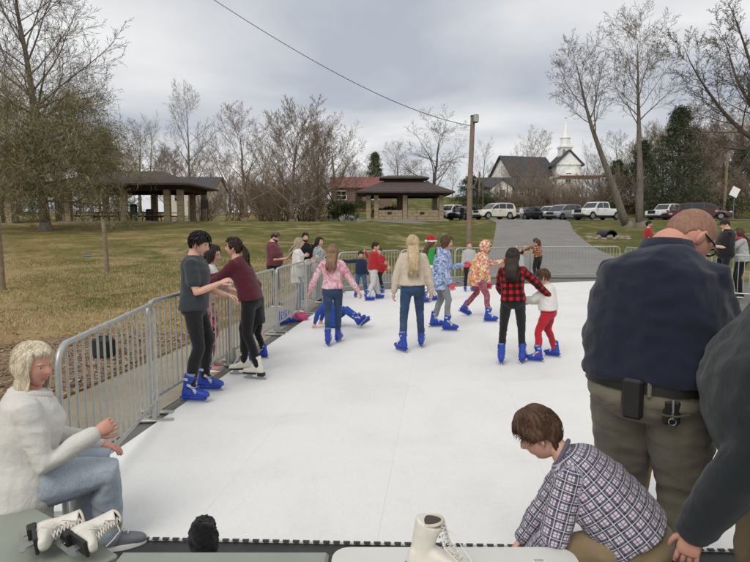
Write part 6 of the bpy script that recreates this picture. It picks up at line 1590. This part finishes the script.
J = skater('child in blue tie-dye puffer jacket and pink gloves skating right', (434, 327), (447, 331), 240, 90, 1.03, body='kid', spine=(0, .14, 1), look=(0, 12), aR=((.15, .05, -1), (-.05, .4, -1)), aL=((-.1, .45, -.9), (.1, 1, .1)), top=M_TDB, hem=-0.44, top_ease=1.12, hood='down', bottom=F_PGREY, legfit=.86, gloves=F_PINKG, hair=LONG(.12, n=40), hairmat_=H_BRN, seed=14)
skater('boy in pale grey sweatshirt facing the camera by the back barrier', (472, 291), (465, 291), 243, 178, body='kid', look=(0, 4), aL=((-.22, .05, -1), (-.1, .15, -1)), aR=((.22, .05, -1), (.1, .15, -1)), top=F_GREY, hem=-0.05, bottom=F_BLACK, legfit=.95, hair=SHORT, hairmat_=H_LBR, seed=15)
skater('child in bright floral hooded coat striding right', (465, 316), (488, 322), 243, 84, 1.05, body='kid', spine=(0, .34, 1), look=(0, 8), aR=((.25, .1, -1), (-.15, .25, -1)), aL=((-.1, .9, -.55), (.05, 1, .12)), top=M_FLOR, hem=-0.38, top_ease=1.08, hood='up', bottom=M_FLEG, legfit=.86, gloves=F_RED2, hair=dict(style=(.24, -.2, -.4), thick=.04), hairmat_=H_BRN, seed=16, fpitch=(-28, 0), lift=(.05, 0))
# red plaid girl reaching round the toddler
yaw = 14; a, b = G(501, 364, RZ), G(522, 363, RZ); mid = (a + b) / 2
tl, tr = G(538, 361, RZ), G(555, 357, RZ)
tgt = at(549, 296, mid.y + .12) - mid
skater('girl in red buffalo plaid shirt reaching round the toddler', (501, 364), (522, 363), 251, yaw, body='girl', spine=(-.07, .08, 1), look=(12, 12), aR=dict(to=tgt, pole=(.6, -.4, -.3)), aL=((-.12, .3, -1), (.25, .9, -.5)), top=M_BUFF, hem=-0.05, top_ease=1.08, bottom=F_BLACK, legfit=.86, hair=LONG(.26, follow=.9, n=80, flare=1.1), hairmat_=H_DKB, seed=17, fyaw=(-2, 14))
skater('toddler in white sweater and red trousers held by the plaid girl', (538, 362), (555, 357), 272, -62, 1.02, body='kid', spine=(0, .14, 1), look=(-10, 18), aL=((-.2, .7, -.7), (.1, 1, -.1)), aR=((.3, .4, -1), (-.2, 1, -.2)), top=F_WHITE, hem=0.05, top_ease=1.15, bottom=F_RED2, legfit=1.0, hair=MOP, hairmat_=H_BRN, seed=18)
# two at the back barrier
p0 = at(521, 260, 18.25); h0 = at(521, 251, 18.25).z
person('small child in grey vest hanging on the back barrier', Vector((p0.x, 18.2, .012)), h0, 0, body='kid', look=(0, -5), aL=((-.35, .4, 1), (.0, .35, 1)), aR=((.35, .4, 1), (.0, .35, 1)), palm=((0, 1, 0), (0, 1, 0)), curl=(.8, .8), top=F_GREY, sleeve=.3, bottom=F_DNAVY, hair=SHORT, hairmat_=H_DKB, seed=19)
p0 = at(538, 260, 18.0)
person('girl in rust spotted jacket leaning at the back barrier', Vector((p0.x, 18.0, .02)), at(538, 240, 18).z, -28, body='girl', spine=(-.1, .12, 1), look=(-8, 12), aL=((-.8, .5, -.3), (-.2, .9, -.25)), aR=((.3, .4, -1), (-.3, 1, .1)), top=M_SPOT, hem=0.07, top_ease=1.1, bottom=F_BLACK, hair=dict(style=(.27, -.1, -.42), thick=.06, tail=.24, tailz=.15), hairmat_=H_BRN, seed=20)

# ------------------------------------------------------------------ onlookers outside the barrier
PH = simple('phone_black', '141519', .2)
def phone(J, side, mat=PH, off=(0, 0, 0), size=(.075, .012, .15), tilt=60):
    w = J['wr' + side]; el = J['el' + side]; d = (w - el).normalized(); c = w + d * .10 + J['W'](off)
    m = MB(); m.bbox((0, 0, 0), size, .005, Matrix.Rotation(R(tilt), 3, 'X')); m.v = [tuple(J['W'](Vector(v)) + c) for v in m.v]; return m
J = onlooker('bearded man in maroon tee and camo cap looking at his phone', 273, 12.6, 232, 82, body='heavy', wide=.86, spine=(0, .02, 1), look=(12, 18), aR=((.2, .1, -1), (-.35, 1, .05)), aL=((-.2, .1, -1), (.35, 1, .05)), palm=((.5, 0, 1), (-.5, 0, 1)), top=F_MAR2, sleeve=.7, hem=-0.05, bottom=F_BLACK, legfit=1.05, hair=SHORT, hairmat_=H_DKB, hat='cap', extra=CAMO, beard=H_DKB, seed=21)
phone(J, 'R').build('phone', PH, J['root'])
J = onlooker('ash blond woman in white cardigan at the left barrier', 297, 11.9, 239, 84, body='woman', look=(5, 4), aR=((.15, .15, -1), (-.2, 1, .25)), aL=((-.15, .2, -1), (.2, 1, .3)), top=F_WHITE, hem=-0.54, top_ease=1.10, bottom=J_MID, legfit=.95, hair=LONG(.24, n=60), hairmat_=H_GREY, shoemat=F_BLACK, seed=22)
J = onlooker('bearded man in black hoodie between two women', 305, 13.6, 234, 150, body='man', look=(10, 4), aR=((.25, .1, -1), (-.4, 1, .2)), aL=((-.2, .1, -1), (.3, 1, .2)), top=F_BLACK, bottom=J_DK, hair=SHORT, hairmat_=H_DKB, beard=H_DKB, seed=23)
onlooker('dark haired woman in grey patterned cardigan at the left barrier', 318, 13.3, 238, 105, body='woman', look=(12, 3), aR=((.2, .2, -1), (-.5, 1, .1)), aL=((-.2, .2, -1), (.5, 1, .15)), top=M_GEO, hem=-0.32, top_ease=1.15, bottom=J_MID, hair=LONG(.16, n=50), hairmat_=H_DKB, seed=24)
onlooker('boy in red tee beyond the right side barrier', 648, 22.0, 222, 105, body='kid', wide=.92, look=(0, 0), top=F_RED, sleeve=.7, bottom=F_BLACK, hair=SHORT, hairmat_=H_BLK, seed=25)
J = onlooker('man in black tee and cap looking at his phone on the right', 727, 13.75, 217, -82, z=.06, hk=.97, body='heavy', wide=.82, spine=(0, .03, 1), look=(-4, 14), aL=((-.1, .25, -1), (.2, 1, .12)), aR=((.1, .2, -1), (-.25, 1, .1)), palm=((.4, 0, 1), (-.4, 0, 1)), top=F_BLACK, sleeve=.75, hem=-0.07, bottom=F_BLACK, hair=SHORT, hairmat_=H_DKB, hat='cap', extra=fabric('cap_dark', '2a2622'), seed=26)
phone(J, 'L').build('phone', PH, J['root'])
J = onlooker('brown haired woman in grey sweatshirt leaning on the right barrier', 744, 13.95, 231, -70, z=.03, hk=1.03, body='woman', spine=(0, .16, 1), look=(15, 5), aL=((-.1, .85, -.75), (.2, .8, .6)), aR=((.2, .7, -.8), (-.3, .9, .3)), top=F_GREY, hem=-0.13, top_ease=1.15, bottom=F_BLACK, hair=LONG(.16, n=50), hairmat_=H_BRN, seed=27)
m = MB(); c = J['neck']; m.tube([c + Vector((.09 * math.cos(a), .085 * math.sin(a), -.03 + .02 * math.sin(2 * a))) for a in np.linspace(0, 6.283, 18)], .038, 8); m.build('scarf', fabric('scarf_pink', 'b0435a'), J['root'], 'all')
onlooker('distant person in pale top standing by the pearl white SUV', 521, 57.5, 206.5, 170, body='woman', top=F_WHITE, bottom=F_PGREY, hair=LONG(.2, n=20), hairmat_=H_BRN, seed=28, voxel=.03)
onlooker('distant person in black standing left of the wooden pole', 462, 57.5, 205.5, 200, body='man', top=F_BLACK, bottom=F_BLACK, hair=SHORT, hairmat_=H_BLK, seed=29, voxel=.03)
# ================================================================== foreground furniture
BENCH = simple('bench_plastic', '8f9488', .55, var=.05, scale=5, bump_s=.12, bump_scale=220)
TABLE = simple('table_plastic', 'd3d2ca', .5, var=.04, scale=4, bump_s=.12, bump_scale=260)
LEGM = simple('leg_steel', '5f6265', .45, .7)
def bench(A, B, w, z, label):
    """plank bench from A to B (xy of the centre line), top at z"""
    A, B = Vector((*A, 0)), Vector((*B, 0)); L = (B - A).length; d = (B - A).normalized(); m = (A + B) / 2
    o = thing('bench', label, 'bench', m, math.atan2(d.y, d.x), 'grey benches in front')
    b = MB(); b.bbox((0, 0, z - .022), (L, w, .044), .012); b.build('seat', BENCH, o)
    for s in (-1, 1):
        t = MB(); x = s * (L / 2 - .18)
        t.tube([(x, -w * .42, .01), (x, -w * .36, z - .07), (x, -w * .3, z - .046)], .014, 8); t.tube([(x, w * .42, .01), (x, w * .36, z - .07), (x, w * .3, z - .046)], .014, 8); t.tube([(x, -w * .40, .12), (x, w * .40, .12)], .011, 8); t.build('leg', LEGM, o, True)
    r_ = MB(); r_.box((0, 0, z - .06), (L - .4, .04, .03)); r_.build('rail', LEGM, o)
    return o
SZ = .42
def GP(px, py, z): p = G(px, py, z); return Vector((p.x, p.y))
e0, e1 = GP(50, 514.5, SZ), GP(119, 553, SZ); ed = (e1 - e0).normalized(); en = Vector((-ed.y, ed.x))
if en.y > 0: en = -en
far_a = e0 - ed * 1.35; bw = .40
bench(far_a + en * bw / 2, e1 + en * bw / 2, bw, SZ, 'grey bench under the seated woman at the lower left')
b2y = GP(200, 549.5, SZ).y
bench((GP(122, 549.5, SZ).x, b2y - .19), (GP(329, 549.5, SZ).x, b2y - .19), .38, SZ - .006, 'grey bench running along the bottom picture edge')
# white folding table
TZ = .50; ty = GP(450, 546, TZ).y; tx0, tx1 = GP(331, 562, TZ).x, GP(580, 562, TZ).x
o = thing('folding_table', 'white plastic folding table with rounded corners at the bottom edge', 'table', ((tx0 + tx1) / 2, ty - .9, 0))
hw_, hl_ = (tx1 - tx0) / 2, .9; rr_ = .07
outl = []
for cx_, cy_, a0 in ((hw_ - rr_, hl_ - rr_, 0), (-hw_ + rr_, hl_ - rr_, 90), (-hw_ + rr_, -hl_ + rr_, 180), (hw_ - rr_, -hl_ + rr_, 270)):
    outl += [(cx_ + rr_ * math.cos(R(a0 + k * 15)), cy_ + rr_ * math.sin(R(a0 + k * 15))) for k in range(7)]
t = MB(); t.rings([[Vector((p[0] * k, p[1] * k, z)) for p in outl] for k, z in ((.985, TZ - .045), (1, TZ - .035), (1, TZ - .008), (.993, TZ))]); t.build('table_top', TABLE, o, True)
for s in (-1, 1):
    l = MB(); y = s * .6; l.tube([(-hw_ + .12, y, .01), (-hw_ + .12, y, TZ - .05)], .014, 8); l.tube([(hw_ - .12, y, .01), (hw_ - .12, y, TZ - .05)], .014, 8); l.tube([(-hw_ + .12, y, .3), (hw_ - .12, y, .3)], .012, 8); l.build('leg', LEGM, o, True)
l = MB(); l.box((hw_ - .16, hl_ - .10, TZ + .0012), (.035, .012, .0016)); l.build('moulded_label', simple('label_grey', 'a9a8a0', .6), o)
# white skates: one standing on the table, a pair lying on the bench
def loose_skate(label, M, s=1.0, group=None):
    o = footwear('figure', None, (0, 0, 0), 0, 0, s, name='ice_skate'); o.matrix_world = M @ Matrix.Diagonal((s, s, s, 1)); return tag(o, label, 'ice skate', group)
p = at(426, 555, 1.93)
yw = R(102)
o = loose_skate('white leather ice skate standing on the white table', Matrix.Translation((p.x, 1.93, TZ + .002)) @ Matrix.Rotation(-yw, 4, 'Z'), .94, 'white ice skates')
l = MB(); l.tube([(.02, .06, .24), (.05, .075, .20), (.045, .12, .155), (.06, .15, .12), (.055, .17, .09)], .0024, 6); l.tube([(-.02, .06, .24), (-.01, .11, .225), (.015, .14, .19), (.01, .17, .15), (.02, .175, .12)], .0024, 6); l.build('lace', LACE, o, True)
def lying(px, py, up, fw, label, lift=.045):
    b = G(px, py, SZ); up = Vector(up).normalized(); fw = Vector(fw); fw = (fw - up * fw.dot(up)).normalized(); rt = fw.cross(up)
    M = Matrix(((rt.x, fw.x, up.x, b.x), (rt.y, fw.y, up.y, b.y), (rt.z, fw.z, up.z, SZ + lift), (0, 0, 0, 1))); o = loose_skate(label, M, .88, 'white ice skates')
    l = MB(); l.tube([(.0, .05, .265), (.03, .10, .24), (.06, .12, .19), (.05, .16, .15), (.08, .17, .10)], .0026, 6); l.tube([(-.0, .05, .26), (-.03, .11, .25), (-.04, .14, .20), (-.05, .15, .16)], .0026, 6); l.build('lace', LACE, o, True)
lying(19, 552, (.80, .55, .10), (.50, -.78, .12), 'white ice skate lying on the bench, left of the pair', .055)
lying(58, 559, (.62, .70, .12), (.74, -.62, .12), 'white ice skate lying on the bench, right of the pair', .055)

# black fuzzy boot poking up behind the bench
p = GP(205, 545, .40); Yb = b2y + .17; q = at(205, 540, Yb); top_z = at(205, 528, Yb).z
m = MB(); m.tube([(0, .0, .02), (0, 0, .1), (0, 0, top_z - .14), (-.008, 0, top_z - .06), (-.006, 0, top_z - .015)], [.045, .05, .050, .066, .058], 16, True); m.ell((.0, .08, .04), (.045, .12, .04), 14, 8)
me = remesh(m, .006, 2, 'fur_boot'); wrinkle(me, .010, 40, 3); me.materials.append(fabric('fur_black', '0e0e10', .3)); o = link_mesh('fur_boot', me); o.location = (q.x, Yb, .01)
tag(o, 'black fuzzy boot top poking up behind the grey bench', 'boot')
# speaker box on the mulch, gear left outside the barrier
p = G(104, 357, .01); o = thing('speaker_box', 'black speaker box standing on the mulch behind the barrier', 'speaker', (p.x, p.y, .012), R(-12))
b = MB(); b.bbox((0, 0, .135), (.27, .20, .26), .03); b.build('cabinet', BLACK_SO, o); b = MB(); b.bbox((0, -.103, .135), (.23, .01, .22), .004); b.build('grille', simple('speaker_mesh', '2a2b2d', .9), o)
b = MB(); b.tube([(-.07, 0, .26), (-.06, 0, .29), (.06, 0, .29), (.07, 0, .26)], .01, 8); b.build('handle', METAL_DK, o)
for i, (px, py, yw) in enumerate(((281, 326, 40), (287, 324, 70))):
    p = G(px, py, .01); o = footwear('rental', None, (p.x, p.y, .014), R(yw), 0, .9, name='rental_skate'); tag(o, ('empty blue rental skate outside the barrier, nearer one', 'empty blue rental skate outside the barrier, farther one')[i], 'ice skate', 'empty rental skates')
p = G(299, 321, .01); m = MB(); m.ell((0, 0, .08), (.17, .12, .09), 14, 8); me = remesh(m, .012, 2, 'bag'); wrinkle(me, .02, 12, 4); me.materials.append(fabric('bag_pink', 'b2476f')); o = link_mesh('bag', me); o.location = p; tag(o, 'pink cloth bag on the ground outside the barrier', 'bag')

# ================================================================== foreground people
# seated woman
J = person('blond woman in white fleece sitting on the grey bench', Vector((G(22, 494, .46).x - .075, 2.84, .012)), 1.62, 56, body='woman', wide=1.16, pelvis=(0, 0, .47), lean_pelvis=.5, legk=.92, feet=((-.10, .30, 0), (.09, .40, 0)), fyaw=(-6, 10), spine=(0, .16, 1), twist=6, look=(48, 3), knee=((-.15, .6, 1), (.15, .6, 1)),
           aR=((.22, .26, -1), (-.05, 1, .44)), aL=((-.2, .40, -1), (.22, 1, -.42)), palm=((0, 0, -1), (-.9, 0, -.4)), curl=(.3, .85), top=F_FLEECE, hem=-.42, top_ease=1.16, bottom=J_LIGHT, legfit=1.14, shoe='shoe', shoemat=fabric('shoe_grey', '6c6f74'), hi=True, voxel=.0085, wr=.007,
           hair=dict(style=(.27, -.34, -.49), thick=.085, top=.05, rough=.015, long=.10, bob=True, spread=(62, 298), n=480, lock=.26, strand=40, tufts=34, tl=.8, wave=.005), hairmat_=H_PLAT, skin_=SK_PINK, seed=31, group='people in the foreground')
c = J['neck']; m = MB(); fr = J['fwd']; rt = J['rgt']; m.tube([c + rt * .088 * math.cos(a) + fr * (.088 * math.sin(a) + .005) + Vector((0, 0, -.01 - .035 * max(0, math.sin(a)))) for a in np.linspace(R(-250), R(70), 26)], .021, 10)
m.build('collar', F_FLEECE, J['root'], 'all')
# bald man in navy
J = person('large bald man in navy shirt and olive trousers, back turned', Vector((at(648, 400, 2.42).x, 2.42, .012)), 1.91, 40, body='heavy', wide=.98, legk=1.06, feet=((-.12, .02, 0), (.13, .0, 0)), drop=.015, spine=(.03, .20, 1), twist=4, look=(40, 42), head_fwd=.10, headk=1.10,
           aR=((.16, .50, -1), (-.40, 1, .05)), aL=((-.06, .75, -.85), (.45, 1, .1)), palm=((.4, 0, 1), (-.4, 0, 1)), top=F_NAVY, sleeve=1.0, hem=.03, top_ease=1.07, bottom=F_KHAKI, legfit=1.26, leg_len=1.0, shoe='shoe', hi=True, voxel=.010, wr=.019, hair=dict(style=(.16, -.02, -.32), thick=.010, top=-.01, rough=.004, tufts=0), hairmat_=H_BUZZ, skin_=SK_PINK, seed=32, group='people in the foreground')
root, W_, pc = J['root'], J['W'], J['pc']; HM = J['HM']; hh = J['hh']
LEATHER = simple('belt_leather', '1a1716', .5)
def belt_ring(z, w, d, yo, h, th=.0):
    m = MB(); r_ = []
    for off, dz in ((0, -h), (.006, -h), (.006, h), (0, h)):
        r_.append([W_((abs(math.cos(t)) ** .82 * (1 if math.cos(t) > 0 else -1) * (w + off), abs(math.sin(t)) ** .82 * (1 if math.sin(t) > 0 else -1) * (d + off) + yo, dz)) + Vector((pc.x, pc.y, z)) for t in np.linspace(0, 2 * math.pi, 49)[:-1]])
    r_.append(r_[0]); m.rings(r_, caps=False); return m
bz = pc.z + .010; sW = J['s'] * .97
bm_ = belt_ring(bz, .232 * sW + .012, .196 * sW + .012, .028, .020); bo = bm_.build('belt', LEATHER, root, True)
def on_hip(ang, z, size, out=.03, name='holster', mat=LEATHER, bev=.012):
    t = R(ang); w, d = .232 * sW + .012, .196 * sW + .012
    p = W_((math.cos(t) * (w + out), math.sin(t) * (d + out) + .028, 0)) + Vector((pc.x, pc.y, z)); n = W_((math.cos(t) / w, math.sin(t) / d, 0)).normalized(); x = Vector((0, 0, 1)).cross(n)
    Mx = Matrix((x, n, Vector((0, 0, 1)))).transposed(); m = MB(); m.bbox(p, size, bev, Mx); return m.build(name, mat, root), p, n, x
on_hip(-93, bz - .045, (.085, .035, .17), .014)
ko, kp_, kn, kx = on_hip(-62, bz - .085, (.065, .02, .10), .006, 'key_pouch')
m = MB(); m.tube([kp_ + kn * .02 + Vector((0, 0, .06)), kp_ + kn * .025 + Vector((0, 0, .02)), kp_ + kn * .022 + Vector((0, 0, -.02))], .006, 8); m.tube([kp_ + kn * .022 + kx * .014 * math.cos(a) + Vector((0, 0, -.03 + .014 * math.sin(a))) for a in np.linspace(0, 6.283, 14)], .0025, 6); m.build('keys', STEEL, ko, True)
for a in (-150, -125, -80, -45, -5, 200): 
    lo_, *_ = on_hip(a, bz, (.016, .010, .062), .012, 'belt_loop', F_KHAKI, .003)
for sgn in (-1, 1):
    m = MB()
    pts = [W_((sgn * (.075 + .12 * k), -(.205 * sW + .012 - .05 * k * k), 0)) + Vector((pc.x, pc.y, bz - .075 - .012 * math.sin(k * 3))) for k in (0, .33, .66, 1)]; m.tube(pts, .004, 6); m.build('pocket_seam', fabric('khaki_seam', '4e4839'), root)
c = J['neck']; m = MB(); sp_ = J['sp']
m.rings([[c + sp_ * (dz - .022 * math.sin(a) * (1 if dz > -.03 else 0)) + J['rgt'] * r_ * math.cos(a) + J['fwd'] * (r_ * .96 * math.sin(a) + .012 + dz * .25) for a in np.linspace(0, 6.2832, 29)[:-1]] for r_, dz in ((.126, -.045), (.116, .0), (.106, .036), (.098, .036), (.096, -.02))], caps=False); m.build('collar', F_NAVY, root, 'all')
def glasses(HM, root, hh, mat, thick=.016):
    m = MB()
    for s_ in (-1, 1):
        m.tube([HM @ Vector((s_ * .145 + .105 * math.cos(a), .425 - .03 * abs(s_ * .145 + .105 * math.cos(a)), .02 + .075 * math.sin(a))) for a in np.linspace(0, 6.2832, 20)], hh * thick, 6)
        m.tube([HM @ Vector((s_ * .25, .40, .05)), HM @ Vector((s_ * .36, .2, .05)), HM @ Vector((s_ * .375, -.05, .04)), HM @ Vector((s_ * .36, -.10, -.03))], hh * thick, 6)
    m.tube([HM @ Vector((-.04, .43, .04)), HM @ Vector((.04, .43, .04))], hh * thick, 6)
    go = m.build('glasses', mat, root, 'all')
    for s_ in (-1, 1):
        l = MB(); l.rings([[HM @ Vector((s_ * .145 + .10 * math.cos(a), .425 + dy - .03 * abs(s_ * .145 + .10 * math.cos(a)), .02 + .07 * math.sin(a))) for a in np.linspace(0, 6.2832, 17)[:-1]] for dy in (-.003, .003)]); l.build('lens', LENS, go)
LENS, nt, b_ = new_mat('lens_glass'); b_.inputs['Transmission Weight'].default_value = 1.0; b_.inputs['Roughness'].default_value = .02; b_.inputs['IOR'].default_value = 1.05
glasses(HM, root, hh, PH)
# plaid boy
hp = at(640, 522, 2.25); wt = at(526, 560, 2.34)
loc_b = Vector((hp.x, 2.25, .012)); H_B = 1.46
J = person('boy in navy and white plaid shirt bending over behind the table', loc_b, H_B, -64, body='kid', wide=.96, pelvis=(0, 0, .50), lean_pelvis=.75, feet=((-.10, .20, 0), (.10, -.14, 0)), spine=(0, 1.0, .86), look=(-4, 30), head_fwd=.12, knee=((-.2, 1, .2), (.1, 1, .2)),
           aL=dict(to=wt - loc_b, pole=(-.5, -.5, .1), dir=(0, .5, -.9)), aR=dict(to=wt - loc_b + Vector((.03, .17, 0)), pole=(.5, -.5, .1), dir=(0, .5, -.9)), palm=((.6, -.6, -.3), (-.4, -.8, -.2)), top=M_SHIRT, hem=.03, top_ease=1.16, bottom=F_TAN, legfit=1.08, shoe='shoe', hi=True, voxel=.0075, wr=.009, hair=dict(style=(.23, -.08, -.33), thick=.075, top=.09, rough=.035, fringe=.08, tufts=110, tl=.7), hairmat_=H_BRN, seed=33, group='people in the foreground')
c = J['neck']; m = MB(); sp = J['sp']; fr2 = (J['fwd'] - sp * J['fwd'].dot(sp)).normalized(); m.tube([c + J['rgt'] * .066 * math.cos(a) + fr2 * (.066 * math.sin(a) + .005) + sp * (.004 - .02 * math.sin(a)) for a in np.linspace(0, 6.2832, 24)], .0095, 8); m.build('collar', fabric('collar_navy', '5d5a6b'), J['root'], 'all')
# person in mustard trousers mostly behind the bald man
p = at(622, 400, 3.0)
person('person in mustard trousers mostly hidden behind the bald man', Vector((p.x, 3.0, RZ)), 1.46, 40, body='kid', wide=.92, top=F_RED, hem=.1, sleeve=.7, bottom=F_MUST, legfit=1.05, shoe='rental', hair=SHORT, hairmat_=H_BRN, look=(10, 20), aL=((-.05, .9, -.6), (.3, 1, 0)), aR=((.05, .9, -.6), (-.3, 1, 0)), seed=34, group='people in the foreground')
# dark jacket man on the right edge
loc_d = Vector((at(812, 400, 1.90).x, 1.90, .012)); sh_t = at(692, 533, 1.86)
J = person('man in charcoal jacket cut by the right picture edge', loc_d, 1.86, -72, body='heavy', wide=.98, spine=(0, .06, 1), look=(0, 26), head_fwd=.05, aL=dict(to=sh_t - loc_d, pole=(-.5, -.6, .1), dir=(.05, .12, -1)), aR=((.25, -.1, -1), (.1, .15, -1)), palm=((.8, -.2, 0), (-.5, 0, 1)), curl=(.30, .4), handk=.86, top=F_JACK, hem=-.20, top_ease=1.26, bottom=F_TAN, legfit=1.15, shoe='shoe', hi=True, voxel=.010, wr=.010, hair=SHORT, hairmat_=H_BRN, skin_=SK_PINK, layer='jacket', seed=35, group='people in the foreground')
glasses(J['HM'], J['root'], J['hh'], PH)

m = MB(); d_ = (J['wrL'] - J['elL']).normalized(); c = J['elL'].lerp(J['wrL'], .95); u_ = d_.orthogonal().normalized(); v_ = d_.cross(u_)
m.rings([[c + d_ * dz + (u_ * math.cos(a) + v_ * math.sin(a)) * r_ for a in np.linspace(0, 6.2832, 25)[:-1]] for r_, dz in ((.050, -.03), (.057, -.028), (.058, .018), (.053, .022), (.047, .01))], caps=False); m.build('cuff', F_JACK, J['root'], 'all')
bpy.data.scenes.remove(tmp_scene)
